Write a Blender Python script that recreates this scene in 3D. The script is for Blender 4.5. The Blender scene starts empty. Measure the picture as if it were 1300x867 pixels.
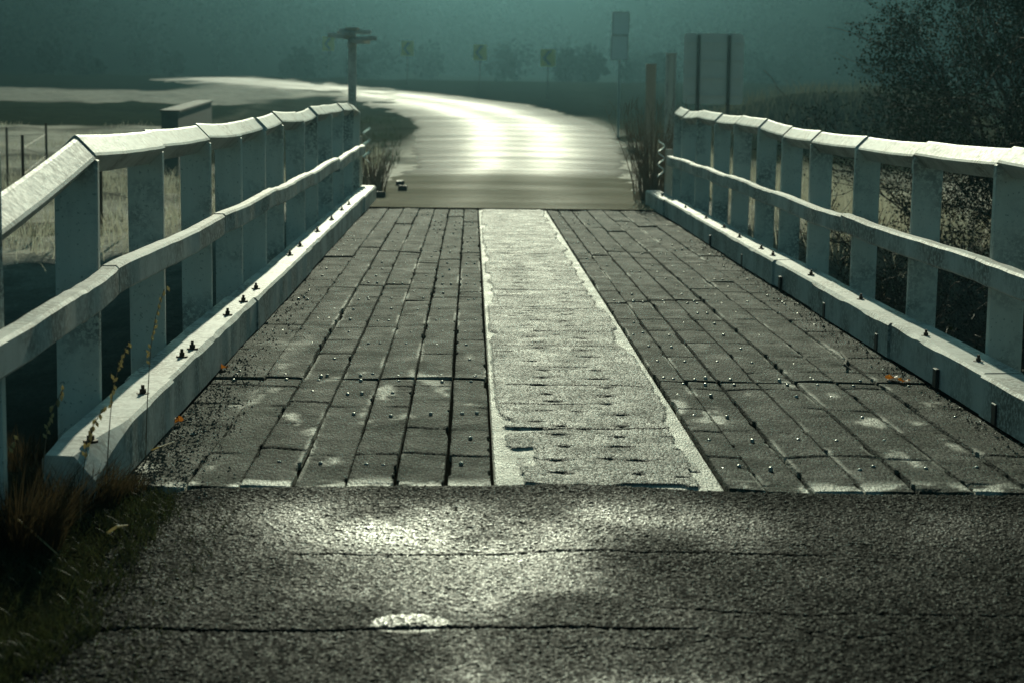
import bpy, math, random
import numpy as np
from mathutils import Matrix, Vector
random.seed(7)
RNG = np.random.default_rng(11)
SC = bpy.context.scene
COL = SC.collection
R = math.radians

# ------------------------------------------------------------------ camera geometry
F, H = 2400.0, 1.5
def unit(v):
    v = np.array(v, float); return v / np.linalg.norm(v)
yc = unit(((599 - 650) / F, (433.5 - 121) / F, -1))
ROLL = R(0.6)
zc = np.array((math.sin(ROLL), math.cos(ROLL), 0.0)); zc = unit(zc - yc * zc.dot(yc))
xc = np.cross(yc, zc)
W2C = np.stack([xc, yc, zc], axis=1)
def ray(px, py):
    return W2C.T @ np.array(((px - 650) / F, (433.5 - py) / F, -1.0))
def at(px, py, D):
    r = ray(px, py); p = r * (D / r[1]); return np.array((p[0], D, p[2] + H))
def on(px, py, z=0.0):
    r = ray(px, py); p = r * ((z - H) / r[2]); return np.array((p[0], p[1], z))

# ------------------------------------------------------------------ helpers
def tag(o, label=None, cat=None, group=None, kind=None):
    if label: o['label'] = label
    if cat: o['category'] = cat
    if group: o['group'] = group
    if kind: o['kind'] = kind
    return o
def empty(name, loc=(0, 0, 0), rz=0.0):
    o = bpy.data.objects.new(name, None); COL.objects.link(o)
    o.location = loc; o.rotation_euler = (0, 0, rz); o.empty_display_size = .1
    return o
def link(name, me, mat, parent=None, smooth=False):
    o = bpy.data.objects.new(name, me); COL.objects.link(o)
    if mat: me.materials.append(mat)
    if parent: o.parent = parent
    if smooth: me.polygons.foreach_set('use_smooth', [True] * len(me.polygons))
    return o
def np_mesh(name, V, Fc, attrs=None):
    """V (n,3); Fc (m,k) uniform faces."""
    V = np.asarray(V, np.float32); Fc = np.asarray(Fc, np.int32)
    me = bpy.data.meshes.new(name)
    me.vertices.add(len(V)); me.vertices.foreach_set('co', V.ravel())
    m, k = Fc.shape
    me.loops.add(m * k); me.loops.foreach_set('vertex_index', Fc.ravel())
    me.polygons.add(m)
    me.polygons.foreach_set('loop_start', np.arange(0, m * k, k, dtype=np.int32))
    me.update(calc_edges=True)
    for an, arr in (attrs or {}).items():
        arr = np.asarray(arr, np.float32)
        if arr.ndim == 1:
            a = me.attributes.new(an, 'FLOAT', 'POINT'); a.data.foreach_set('value', arr)
        else:
            a = me.attributes.new(an, 'FLOAT_COLOR', 'POINT')
            a.data.foreach_set('color', np.c_[arr, np.ones(len(arr))].astype(np.float32).ravel())
    me.validate()
    return me
def grid_faces(nr, nc):
    i = np.arange(nr * nc).reshape(nr, nc)
    return np.stack([i[:-1, :-1], i[:-1, 1:], i[1:, 1:], i[1:, :-1]], -1).reshape(-1, 4)
def hash2(ix, iy, s=0):
    n = (ix.astype(np.int64) * 374761393 + iy.astype(np.int64) * 668265263 + s * 1274126177) & 0xffffffff
    n = ((n ^ (n >> 13)) * 1274126177) & 0xffffffff
    n = (n ^ (n >> 16)) & 0xffffffff
    return n / 4294967295.0
def vnoise(x, y, s=0):
    x = np.asarray(x, float); y = np.asarray(y, float)
    ix = np.floor(x); iy = np.floor(y); fx = x - ix; fy = y - iy
    fx = fx * fx * (3 - 2 * fx); fy = fy * fy * (3 - 2 * fy)
    a = hash2(ix, iy, s); b = hash2(ix + 1, iy, s); c = hash2(ix, iy + 1, s); d = hash2(ix + 1, iy + 1, s)
    return (a + (b - a) * fx) * (1 - fy) + (c + (d - c) * fx) * fy
def fbm(x, y, s=0, o=4):
    t = 0; a = .5; n = 0
    for k in range(o):
        t = t + a * vnoise(np.asarray(x) * 2 ** k, np.asarray(y) * 2 ** k, s + k * 17); n += a; a *= .5
    return t / n
def sstep(a, b, x):
    t = np.clip((np.asarray(x, float) - a) / (b - a), 0, 1); return t * t * (3 - 2 * t)
def voro(x, y, s=0, off=False):
    """nearest distance and cell value on a jittered unit grid"""
    ix = np.floor(x); iy = np.floor(y)
    best = np.full(x.shape, 9.0); val = np.zeros(x.shape); sec = np.full(x.shape, 9.0); ox = np.zeros(x.shape); oy = np.zeros(x.shape)
    for dx in (-1, 0, 1):
        for dy in (-1, 0, 1):
            cx, cy = ix + dx, iy + dy
            qx = cx + hash2(cx, cy, s); qy = cy + hash2(cx, cy, s + 5)
            d = (qx - x) ** 2 + (qy - y) ** 2
            h = hash2(cx, cy, s + 9)
            m = d < best
            sec = np.where(m, best, np.minimum(sec, d))
            val = np.where(m, h, val); best = np.where(m, d, best); ox = np.where(m, x - qx, ox); oy = np.where(m, y - qy, oy)
    if off: return np.sqrt(best), np.sqrt(sec), val, ox, oy
    return np.sqrt(best), np.sqrt(sec), val

class MB:
    def __init__(s): s.v = []; s.f = []
    def add(s, vs, fs):
        n = len(s.v); s.v += [tuple(map(float, p)) for p in vs]; s.f += [tuple(n + i for i in f) for f in fs]
    def bevel_box(s, c, size, b=.006, M=None, jit=0.0):
        """box with chamfered edges (24 vertices)"""
        hx, hy, hz = [q / 2 for q in size]; b = min(b, hx * .45, hy * .45, hz * .45)
        vs = {}; L = []
        for sx in (-1, 1):
            for sy in (-1, 1):
                for sz in (-1, 1):
                    for ax in range(3):
                        p = [sx * hx, sy * hy, sz * hz]
                        for k in range(3):
                            if k != ax: p[k] -= (sx, sy, sz)[k] * b
                        vs[(sx, sy, sz, ax)] = len(L); L.append(p)
        fs = []
        S = (-1, 1)
        for ax in range(3):
            o = [k for k in range(3) if k != ax]
            for sg in S:
                q = []
                for a, bb in ((-1, -1), (1, -1), (1, 1), (-1, 1)):
                    k = [0, 0, 0]; k[ax] = sg; k[o[0]] = a; k[o[1]] = bb
                    q.append(vs[(*k, ax)])
                fs.append(q)
            # edges along axis ax
            for a in S:
                for bb in S:
                    k0 = [0, 0, 0]; k0[o[0]] = a; k0[o[1]] = bb
                    k1 = list(k0); k0[ax] = -1; k1[ax] = 1
                    fs.append([vs[(*k0, o[0])], vs[(*k1, o[0])], vs[(*k1, o[1])], vs[(*k0, o[1])]])
        for sx in S:
            for sy in S:
                for sz in S: fs.append([vs[(sx, sy, sz, k)] for k in range(3)])
        P = np.array(L, float)
        if jit: P += RNG.normal(0, jit, P.shape)
        if M is not None: P = P @ np.array(M).T
        s.add(P + np.array(c), fs)
    def tube(s, pts, rad, n=6, cap=True):
        pts = [np.array(p, float) for p in pts]
        rad = rad if hasattr(rad, '__len__') else [rad] * len(pts)
        vs = []; fs = []; up = None
        for i, p in enumerate(pts):
            t = unit(pts[min(i + 1, len(pts) - 1)] - pts[max(i - 1, 0)])
            if up is None:
                up = np.array((0, 0, 1.)) if abs(t[2]) < .9 else np.array((1., 0, 0))
            a = unit(np.cross(t, up)); b = np.cross(a, t); up = b
            for k in range(n):
                w = 2 * math.pi * k / n
                vs.append(p + rad[i] * (math.cos(w) * a + math.sin(w) * b))
        for i in range(len(pts) - 1):
            for k in range(n):
                fs.append((i * n + k, i * n + (k + 1) % n, (i + 1) * n + (k + 1) % n, (i + 1) * n + k))
        if cap:
            fs.append(tuple(range(n))[::-1]); fs.append(tuple((len(pts) - 1) * n + k for k in range(n)))
        s.add(vs, fs)
    def sweep(s, prof, pts, cap=True, yaw=None):
        """profile (x,z) swept through pts, sections upright in the xz plane"""
        m = len(prof); vs = []; fs = []
        for p in pts:
            for (a, b) in prof: vs.append((p[0] + a, p[1], p[2] + b))
        for i in range(len(pts) - 1):
            for k in range(m):
                fs.append((i * m + k, i * m + (k + 1) % m, (i + 1) * m + (k + 1) % m, (i + 1) * m + k))
        if cap:
            fs.append(tuple(range(m))[::-1]); fs.append(tuple((len(pts) - 1) * m + k for k in range(m)))
        s.add(vs, fs)
    def build(s, name, mat, parent=None, smooth=False):
        me = bpy.data.meshes.new(name); me.from_pydata(s.v, [], s.f); me.update()
        import bmesh
        bm = bmesh.new(); bm.from_mesh(me); bmesh.ops.recalc_face_normals(bm, faces=bm.faces); bm.to_mesh(me); bm.free()
        return link(name, me, mat, parent, smooth)

# ------------------------------------------------------------------ materials
class NT:
    def __init__(s, name):
        s.m = bpy.data.materials.new(name); s.m.use_nodes = True
        s.t = s.m.node_tree; s.b = s.t.nodes['Principled BSDF']; s.out = s.t.nodes['Material Output']
        tc = s.t.nodes.new('ShaderNodeTexCoord'); s.co = tc.outputs['Object']
        g = s.t.nodes.new('ShaderNodeNewGeometry'); s.pos = g.outputs['Position']
    def n(s, typ, **kw):
        nd = s.t.nodes.new(typ)
        for k, v in kw.items(): setattr(nd, k, v)
        return nd
    def set(s, inp, v):
        if isinstance(v, bpy.types.NodeSocket): s.t.links.new(v, inp)
        elif isinstance(v, (tuple, list)) and len(v) == 3 and inp.type == 'RGBA': inp.default_value = (*v, 1)
        else: inp.default_value = v
    def noise(s, scale, detail=4, rough=.6, co=None, dist=0.0, stretch=None):
        co = co or s.pos
        if stretch:
            mp = s.n('ShaderNodeMapping'); s.set(mp.inputs['Vector'], co); mp.inputs['Scale'].default_value = stretch; co = mp.outputs[0]
        nd = s.n('ShaderNodeTexNoise'); s.set(nd.inputs['Vector'], co)
        nd.inputs['Scale'].default_value = scale; nd.inputs['Detail'].default_value = detail
        nd.inputs['Roughness'].default_value = rough; nd.inputs['Distortion'].default_value = dist
        return nd.outputs['Fac']
    def vor(s, scale, feature='F1', out='Distance', co=None, rand=1.0):
        nd = s.n('ShaderNodeTexVoronoi', feature=feature); s.set(nd.inputs['Vector'], co or s.pos)
        nd.inputs['Scale'].default_value = scale; nd.inputs['Randomness'].default_value = rand
        return nd.outputs[out]
    def ramp(s, fac, stops):
        nd = s.n('ShaderNodeValToRGB'); s.set(nd.inputs[0], fac); cr = nd.color_ramp
        while len(cr.elements) < len(stops): cr.elements.new(.5)
        for e, (p, c) in zip(cr.elements, stops):
            e.position = p; e.color = (*c, 1) if hasattr(c, '__len__') else (c, c, c, 1)
        return nd.outputs[0]
    def mix(s, fac, a, b, mode='MIX'):
        nd = s.n('ShaderNodeMix', data_type='RGBA', blend_type=mode)
        s.set(nd.inputs[0], fac); s.set(nd.inputs[6], a); s.set(nd.inputs[7], b); return nd.outputs[2]
    def math(s, op, a, b=0.0, clamp=False):
        nd = s.n('ShaderNodeMath', operation=op, use_clamp=clamp); s.set(nd.inputs[0], a); s.set(nd.inputs[1], b); return nd.outputs[0]
    def attr(s, name, out='Fac'):
        nd = s.n('ShaderNodeAttribute', attribute_name=name); return nd.outputs[out]
    def bump(s, h, strength=.5, dist=.01, prev=None):
        nd = s.n('ShaderNodeBump'); s.set(nd.inputs['Height'], h)
        nd.inputs['Strength'].default_value = strength; nd.inputs['Distance'].default_value = dist
        if prev: s.t.links.new(prev, nd.inputs['Normal'])
        return nd.outputs[0]
    def fin(s, col, rough=.6, nrm=None, spec=.5, metal=0.0):
        s.set(s.b.inputs['Base Color'], col); s.set(s.b.inputs['Roughness'], rough)
        s.set(s.b.inputs['Specular IOR Level'], spec); s.b.inputs['Metallic'].default_value = metal
        if nrm: s.t.links.new(nrm, s.b.inputs['Normal'])
        return s.m
MAT = {}
def painted(name, worn, base0=(.66, .655, .60), base1=(.46, .46, .41), r0=.5):
    n = NT(name)
    big = n.noise(2.2, 5); fine = n.noise(38, 5, .7); streak = n.noise(9, 5, .65, stretch=(1, 1, .12))
    base = n.mix(n.ramp(streak, [(.42, 0), (.75, .6)]), base0, base1)
    m = n.math('MULTIPLY', n.ramp(big, [(.40 + worn, 0), (.62 + worn, 1)]), n.ramp(fine, [(.42, 0), (.52, 1)]))
    lich = n.ramp(n.noise(60, 3), [(.62, 0), (.7, .7)])
    c = n.mix(m, base, (.20, .18, .15)); c = n.mix(lich, c, (.30, .31, .24))
    b = n.bump(n.noise(70, 6, .7), .35, .003); b = n.bump(n.noise(11, 4, stretch=(1, .15, 1)), .25, .005, b)
    return n.fin(c, n.ramp(fine, [(.3, r0), (.7, r0 + .2)]), b, .5)
MAT['paint'] = painted('white_paint', .06)
MAT['postpaint'] = painted('post_paint', .07, (.88, .85, .74), (.70, .67, .57))
MAT['worn'] = painted('worn_white_paint', -.02)
MAT['kerbpaint'] = painted('kerb_paint', -.01)
def timber():
    n = NT('bitumen_coated_plank')
    grain = n.noise(16, 6, .7, stretch=(6, .35, 1)); mp = n.n('ShaderNodeMapping'); n.set(mp.inputs['Vector'], n.pos); mp.inputs['Scale'].default_value = (1, .28, 1); chip = n.vor(95, co=mp.outputs[0]); cc = n.vor(95, out='Color', co=mp.outputs[0]); sp_ = n.n('ShaderNodeSeparateColor'); n.set(sp_.inputs[0], cc); big = n.noise(1.7, 5, .6, stretch=(1, .5, 1))
    t = n.attr('tint'); pale = n.attr('pale')
    c = n.mix(big, (.010, .014, .011), (.036, .043, .034))
    c = n.mix(n.math('MULTIPLY', t, .8), c, (.060, .068, .053))
    c = n.mix(n.ramp(grain, [(.5, 0), (.8, .3)]), c, (.016, .017, .014))
    fl = n.ramp(n.noise(48, 4, .7, stretch=(1, .4, 1)), [(.63, 0), (.68, 1)])
    c = n.mix(n.math('MULTIPLY', fl, .35), c, (.22, .21, .17))
    c = n.mix(n.ramp(sp_.outputs[0], [(.0, .55), (.4, 0)]), c, (.010, .011, .009)); c = n.mix(n.ramp(sp_.outputs[0], [(.60, 0), (1, .75)]), c, (.16, .175, .14))
    c = n.mix(pale, c, (.46, .45, .37))
    moss = n.ramp(n.noise(3.1, 5, .65), [(.56, 0), (.72, .6)])
    c = n.mix(n.math('MULTIPLY', moss, n.attr('edge')), c, (.045, .05, .022))
    h = n.math('SUBTRACT', n.noise(120, 4, .7, stretch=(1, .3, 1)), chip)
    b = n.bump(h, .7, .008); b = n.bump(n.noise(16, 6, .7, stretch=(4, .25, 1)), .2, .004, b)
    rg = n.ramp(n.noise(5, 5, .6), [(.3, .70), (.7, .86)])
    return n.fin(c, n.math('SUBTRACT', rg, n.math('MULTIPLY', pale, .2)), b, n.math('ADD', n.ramp(n.noise(2.3, 5, .6), [(.35, .02), (.7, .055)]), n.math('MULTIPLY', pale, .15)))
MAT['plank'] = timber()
def strip_mat():
    n = NT('bitumen_strip')
    mp = n.n('ShaderNodeMapping'); n.set(mp.inputs['Vector'], n.pos); mp.inputs['Scale'].default_value = (1, .28, 1)
    chip = n.vor(110, co=mp.outputs[0]); cv = n.vor(110, out='Color', co=mp.outputs[0]); p = n.attr('pale'); hole = n.attr('hole')
    sep = n.n('ShaderNodeSeparateColor'); n.set(sep.inputs[0], cv)
    c = n.ramp(sep.outputs[0], [(0, (.012, .014, .012)), (.45, (.07, .077, .062)), (1, (.28, .29, .24))])
    c = n.mix(n.ramp(n.noise(2.6, 5), [(.35, .7), (.65, 0)]), c, (.045, .048, .04))
    pc = n.mix(n.noise(24, 6, .7), (.74, .72, .60), (.46, .44, .35))
    c = n.mix(p, c, pc); c = n.mix(hole, c, (.02, .02, .018))
    b = n.bump(n.math('SUBTRACT', n.noise(90, 3), chip), .8, .010)
    return n.fin(c, n.ramp(n.noise(4, 5), [(.3, .54), (.7, .70)]), b, n.math('ADD', n.ramp(sep.outputs[1], [(.2, .02), (.9, .22)]), n.math('MULTIPLY', p, .2)))
MAT['strip'] = strip_mat()
def asphalt(name, c0, c1, sc, rg, dist=.006, st=.8, patch=True):
    n = NT(name)
    chip = n.vor(sc); cv = n.vor(sc, out='Color'); sep = n.n('ShaderNodeSeparateColor'); n.set(sep.inputs[0], cv)
    c = n.mix(sep.outputs[0], c0, c1)
    if patch: c = n.mix(n.ramp(n.noise(1.3, 6, .6), [(.36, 0), (.68, .7)]), c, tuple(q * 2.2 for q in c0))
    b = n.bump(n.math('SUBTRACT', n.noise(sc * 1.6, 3), chip), st, dist)
    b = n.bump(n.noise(3, 5), .4, .03, b)
    r = n.math('ADD', n.math('MULTIPLY', sep.outputs[1], .15), n.ramp(n.noise(2.1, 4), [(.3, rg - .08), (.7, rg + .14)]))
    return n.fin(c, r, b, .06)
MAT['seal'] = asphalt('chip_seal', (.008, .010, .008), (.05, .055, .046), 105, .72)
def sealchips():
    n = NT('chip_seal_stones'); v = n.attr('chip')
    c = n.ramp(v, [(0, (.003, .004, .003)), (.3, (.007, .010, .008)), (.75, (.024, .031, .025)), (1, (.09, .105, .082))])
    c = n.mix(n.ramp(n.noise(1.3, 6, .6), [(.5, 0), (.72, .3)]), c, (.05, .05, .044))
    b = n.bump(n.noise(330, 3, .7), .6, .002)
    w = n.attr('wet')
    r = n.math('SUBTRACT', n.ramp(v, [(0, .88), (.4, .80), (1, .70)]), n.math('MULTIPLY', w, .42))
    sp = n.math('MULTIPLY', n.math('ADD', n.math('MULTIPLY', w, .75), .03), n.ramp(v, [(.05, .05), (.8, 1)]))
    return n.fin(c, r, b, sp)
MAT['sealchips'] = sealchips()
def road_mat():
    n = NT('old_asphalt')
    f = n.noise(30, 5, .7); band = n.noise(.55, 5, .6, stretch=(.25, 1, 1)); tr = n.noise(.9, 5, stretch=(.12, .6, 1))
    s = n.attr('sand')
    c = n.mix(f, (.06, .06, .055), (.13, .128, .112))
    c = n.mix(n.ramp(band, [(.38, .75), (.62, 0)]), c, (.045, .047, .043))
    c = n.mix(n.math('MULTIPLY', s, n.ramp(n.noise(3, 5), [(.2, .55), (.7, 1)])), c, (.24, .21, .125))
    b = n.bump(n.noise(75, 3), .8, .012); b = n.bump(n.noise(1.2, 5, stretch=(.14, 1, 1)), .4, .06, b)
    r = n.math('ADD', n.math('SUBTRACT', n.ramp(tr, [(.35, .70), (.65, .80)]), n.math('MULTIPLY', n.attr('track'), .15)), n.math('MULTIPLY', s, .16))
    return n.fin(c, r, b, n.math('MULTIPLY', n.ramp(n.noise(.8, 6, .7, stretch=(.10, 1, 1)), [(.30, .05), (.68, .19)]), n.math('SUBTRACT', 1.0, n.math('MULTIPLY', s, .85))))
MAT['road'] = road_mat()
def ground_mat():
    n = NT('field_ground')
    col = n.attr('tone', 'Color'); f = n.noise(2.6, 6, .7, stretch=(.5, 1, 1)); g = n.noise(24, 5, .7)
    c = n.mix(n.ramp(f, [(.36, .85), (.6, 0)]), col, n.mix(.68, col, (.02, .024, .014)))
    c = n.mix(n.ramp(g, [(.35, .6), (.6, 0)]), c, n.mix(.5, col, (.03, .03, .02)))
    b = n.bump(g, .9, .05); b = n.bump(f, .8, .25, b)
    bw = n.n('ShaderNodeRGBToBW'); n.set(bw.inputs[0], col)
    return n.fin(c, n.ramp(bw.outputs[0], [(.15, .95), (.5, .75)]), b, n.ramp(bw.outputs[0], [(.15, .0), (.5, .15)]))
MAT['ground'] = ground_mat()
def leafy(name, c0, c1, trans=.35, rough=.55, sc=6, spec=.3):
    n = NT(name)
    c = n.mix(n.noise(sc, 3), c0, c1); v = n.attr('tone'); c = n.mix(v, c, tuple(min(1, q * 2.3) for q in c1))
    n.fin(c, rough, None, spec)
    tr = n.n('ShaderNodeBsdfTranslucent'); n.set(tr.inputs[0], c)
    ms = n.n('ShaderNodeMixShader'); ms.inputs[0].default_value = trans
    n.t.links.new(n.b.outputs[0], ms.inputs[1]); n.t.links.new(tr.outputs[0], ms.inputs[2]); n.t.links.new(ms.outputs[0], n.out.inputs[0])
    return n.m
MAT['drygrass'] = leafy('dry_grass', (.30, .27, .18), (.55, .51, .37), .45, .6)
MAT['darkgrass'] = leafy('green_grass', (.016, .024, .007), (.05, .056, .02), .35)
MAT['bankgrass'] = leafy('bank_grass', (.07, .075, .05), (.16, .16, .11), .3, .8)
MAT['browngrass'] = leafy('brown_grass', (.035, .025, .012), (.085, .062, .03), .35)
MAT['darkleaf'] = leafy('dark_leaf', (.010, .016, .008), (.030, .040, .018), .10, .8, 6, .08)
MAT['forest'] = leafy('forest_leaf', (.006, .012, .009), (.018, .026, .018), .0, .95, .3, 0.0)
MAT['orangeleaf'] = leafy('orange_leaf', (.42, .13, .02), (.55, .2, .03), .4)
MAT['seed'] = leafy('seed_husk', (.55, .48, .28), (.7, .62, .4), .65)
def simple(name, c0, c1, sc=20, rough=.6, bs=.4, bd=.01, metal=0, spec=.5, stretch=None):
    n = NT(name); f = n.noise(sc, 5, .65, stretch=stretch)
    return n.fin(n.mix(f, c0, c1), rough, n.bump(f, bs, bd), spec, metal)
MAT['bark'] = simple('bark', (.06, .05, .035), (.16, .13, .095), 40, .8)
MAT['deadstem'] = simple('dead_stem', (.17, .115, .075), (.36, .27, .18), 40, .8)
MAT['steel'] = simple('galvanised_steel', (.36, .38, .38), (.52, .54, .53), 14, .42, .1, .002, .6)
MAT['bolt'] = simple('worn_steel_bolt', (.22, .22, .20), (.68, .68, .64), 60, .42, .3, .002, .9)
MAT['rust'] = simple('rusty_bolt', (.05, .03, .02), (.13, .08, .05), 90, .6, .3, .002, .4)
MAT['oldwood'] = simple('weathered_timber', (.60, .58, .5), (.78, .76, .68), 14, .75, .6, .01, stretch=(6, 6, .5))
MAT['rustpost'] = simple('rust_brown_timber', (.46, .32, .22), (.60, .44, .32), 14, .8, .5, .01)
MAT['signback'] = simple('grey_sign_back', (.52, .53, .50), (.66, .67, .63), 5, .5, .1, .003, .3)
MAT['plate'] = simple('pale_sign_back', (.70, .71, .68), (.78, .79, .76), 5, .5, .05, .002, .2)
MAT['yellow'] = simple('sign_yellow', (.55, .38, .02), (.62, .45, .04), 6, .4, .05, .001)
MAT['black'] = simple('sign_black', (.012, .012, .012), (.02, .02, .02), 6, .5, .05, .001)
MAT['darkwood'] = simple('dark_girder', (.04, .035, .028), (.09, .08, .065), 10, .8, .6, .01, stretch=(1, .1, 1))
MAT['concrete'] = simple('mossy_concrete', (.03, .036, .026), (.09, .10, .075), 5, .8, .5, .02)
MAT['gapshade'] = simple('gap_shade', (.006, .006, .005), (.016, .015, .012), 40, .95, .3, .005, 0, .0)
MAT['litter'] = simple('road_grit', (.04, .035, .025), (.20, .18, .13), 300, .5)
MAT['block'] = simple('dark_block', (.02, .02, .02), (.05, .05, .045), 60, .6)

# ------------------------------------------------------------------ terrain
PY = [-60, 28, 33, 40, 46, 60, 80, 100, 120, 140, 160, 172, 200, 215, 340]
PZ = [0, 0, -.02, -.07, -.05, .2, .6, 1.2, 2.0, 2.8, 3.7, 6, 18, 23, 25]
def prof(y):
    y = np.asarray(y, float)
    return sum(np.interp(y + d, PY, PZ) for d in (-2, -1, 0, 1, 2)) / 5
ROADL = [(-1.7, 25), (-1.65, 31), (-1.4, 37), (-1.35, 43), (-1.7, 51), (-1.95, 60), (-2.05, 67), (-2.5, 75), (-3.3, 82), (-5.4, 92), (-8.6, 104), (-13.7, 113), (-17.0, 118), (-19.5, 122), (-22, 126)]
ROADR = [(2.75, 25), (2.9, 31), (3.1, 37), (3.6, 43), (4.2, 51), (4.8, 60), (5.1, 67), (5.0, 74), (4.3, 82), (2.9, 94), (-1.5, 107), (-7.3, 119), (-9.8, 123), (-12.2, 128), (-15.5, 132)]
def side_dist(x, y):
    l = np.interp(y, [p[1] for p in ROADL[:8]], [p[0] for p in ROADL[:8]])
    r = np.interp(y, [p[1] for p in ROADR[:8]], [p[0] for p in ROADR[:8]])
    near = sstep(8, 7, y)
    l = l * (1 - near) + -1.3 * near; r = r * (1 - near) + 4.2 * near
    return np.maximum(l - x, 0), np.maximum(x - r, 0)
def terr(x, y):
    x = np.asarray(x, float); y = np.asarray(y, float)
    rec = 84 * np.exp(-((x - 6) / 30) ** 2) - 8; z = prof(np.where(y < 132, y, 132 + np.maximum(0, y - 132 - np.maximum(rec, -8 * sstep(132, 160, y)))))
    dl, dr = side_dist(x, y)
    fade = 1 - sstep(35, 85, y)
    z = z - .85 * sstep(.3, 4.5, dl) * fade - .6 * sstep(.3, 5, dr) * fade
    rav = sstep(7.3, 10.5, y) * (1 - sstep(20.5, 26, y))
    z = z - rav * (2.4 + .3 * fbm(x * .3, y * .3, 3))
    dd = np.maximum(dl, dr)
    z = z + sstep(.2, 2, dd) * (fbm(x * .5, y * .5, 5) - .5) * .35 * sstep(6, 9, y)
    z = z + 1.75 * np.exp(-(((x - 12.5) / 4.6) ** 2) ** 1.6 - ((y - 63) / 5) ** 2)
    z = z + 6 * sstep(175, 225, y) * (fbm(x * .03, y * .03, 9) - .5)
    # unseen slopes at the sides and behind, added to block low sky light
    z = z + 24 * sstep(48, 140, np.abs(x)) * (1 - .7 * sstep(120, 180, y)) + 6 * sstep(-9, -26, y)
    # the verge beside the near road
    z = z + .03 * sstep(0, .3, dl) * sstep(8, 7, y)
    return z
gx = np.unique(np.round(np.r_[np.linspace(-155, -40, 40), np.linspace(-40, -12, 57), np.linspace(-12, 14, 105), np.linspace(14, 45, 50), np.linspace(45, 155, 40)], 3))
gy = np.unique(np.round(np.r_[np.linspace(-28, 2, 20), np.linspace(2, 34, 110), np.linspace(34, 135, 170), np.linspace(135, 325, 100)], 3))
GX, GY = np.meshgrid(gx, gy)
GZ = terr(GX, GY)
GZ = GZ - .09 * sstep(-1.3, -1.0, GX) * sstep(4.6, 4.1, GX) * sstep(7.6, 7.2, GY)
def ground_tone(x, y):
    x = np.asarray(x, float); y = np.asarray(y, float)
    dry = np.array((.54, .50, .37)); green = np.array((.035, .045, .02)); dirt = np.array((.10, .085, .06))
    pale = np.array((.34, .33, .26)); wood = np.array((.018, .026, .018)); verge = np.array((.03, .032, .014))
    def L(a, b, t): return a + (b - a) * np.asarray(t)[..., None]
    c = np.broadcast_to(dry, x.shape + (3,))
    c = L(c, dirt, sstep(.5, .65, fbm(x * .25, y * .25, 21)) * .7)
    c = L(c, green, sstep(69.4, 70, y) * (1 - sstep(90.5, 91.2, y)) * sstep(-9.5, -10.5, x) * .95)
    c = L(c, pale, sstep(91, 92, y) * sstep(-8, -12, x))
    c = L(c, np.array((.05, .055, .032)), sstep(38, 60, y) * (1 - sstep(95, 105, y)) * sstep(-12, -9, x) * sstep(-1, -2.2, x) * .85)
    c = L(c, green, sstep(45, 55, y) * sstep(3.5, 6, x) * .9)  # tree shade over the right field put into the ground tone
    c = L(c, np.array((.085, .09, .065)), np.exp(-((x - 12.5) / 5) ** 2 - ((y - 61) / 5) ** 2))
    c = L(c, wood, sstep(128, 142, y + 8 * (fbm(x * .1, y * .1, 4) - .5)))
    yo = np.interp(x, [p[0] for p in ROADR[:6:-1]], [p[1] for p in ROADR[:6:-1]])
    c = L(c, np.array((.03, .036, .024)), sstep(.3, 1.5, y - yo) * sstep(78, 84, y) * sstep(9, 5, x))
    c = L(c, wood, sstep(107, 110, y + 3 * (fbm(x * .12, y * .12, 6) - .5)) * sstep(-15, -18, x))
    c = L(c, np.array((.035, .042, .026)), sstep(5, 9, x) * sstep(70, 80, y))
    c = L(c, wood, sstep(7.6, 9.5, y) * (1 - sstep(22, 26, y)) * .9)  # shade of the ravine put into the ground colour
    c = L(c, verge, sstep(9, 7.5, y)); c = L(c, wood, np.maximum(sstep(50, 62, np.abs(x)), sstep(-9, -12, y)))  # wood tone also darkens the added sky-blocking slopes
    return c
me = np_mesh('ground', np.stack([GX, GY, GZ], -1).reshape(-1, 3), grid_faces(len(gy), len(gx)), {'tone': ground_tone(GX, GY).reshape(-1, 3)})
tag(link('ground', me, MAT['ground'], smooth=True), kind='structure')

# far road ribbon
def dens(P, n):
    P = np.array(P, float); t = np.r_[0, np.cumsum(np.hypot(*np.diff(P, axis=0).T))]
    return t
tt = dens((np.array(ROADL) + np.array(ROADR)) / 2, 0); T = np.linspace(0, tt[-1], 420)
def spl(P):
    P = np.array(P, float); a = np.stack([np.interp(T, tt, P[:, k]) for k in (0, 1)], 1)
    k = np.hanning(25); k /= k.sum(); pad = np.pad(a, ((12, 12), (0, 0)), mode='edge')
    s = np.stack([np.convolve(pad[:, j], k, 'valid') for j in (0, 1)], 1); w = sstep(0, 6, T)[:, None]
    return a * (1 - w) + s * w
RL, RR = spl(ROADL), spl(ROADR)
nx = 22; u = np.linspace(0, 1, nx)[None, :]
wl = (fbm(T * 1.6, T * 0, 31) - .5)[:, None] * .5; wr = (fbm(T * 1.6, T * 0, 37) - .5)[:, None] * .5
X = RL[:, :1] + wl * (1 - u) + (RR[:, :1] - RL[:, :1]) * u + wr * u
Y = RL[:, 1:] + (RR[:, 1:] - RL[:, 1:]) * u
crown = .05 * (1 - (2 * u - 1) ** 2)
Z = prof(Y) + .02 + crown * sstep(27, 34, Y); Z[:, 0] -= .06; Z[:, -1] -= .06
sand = np.clip((1 - sstep(33, 39, Y)) + .5 * np.clip(1 - 5 * np.minimum(u, 1 - u), 0, 1) + 0 * X, 0, 1)
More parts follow.
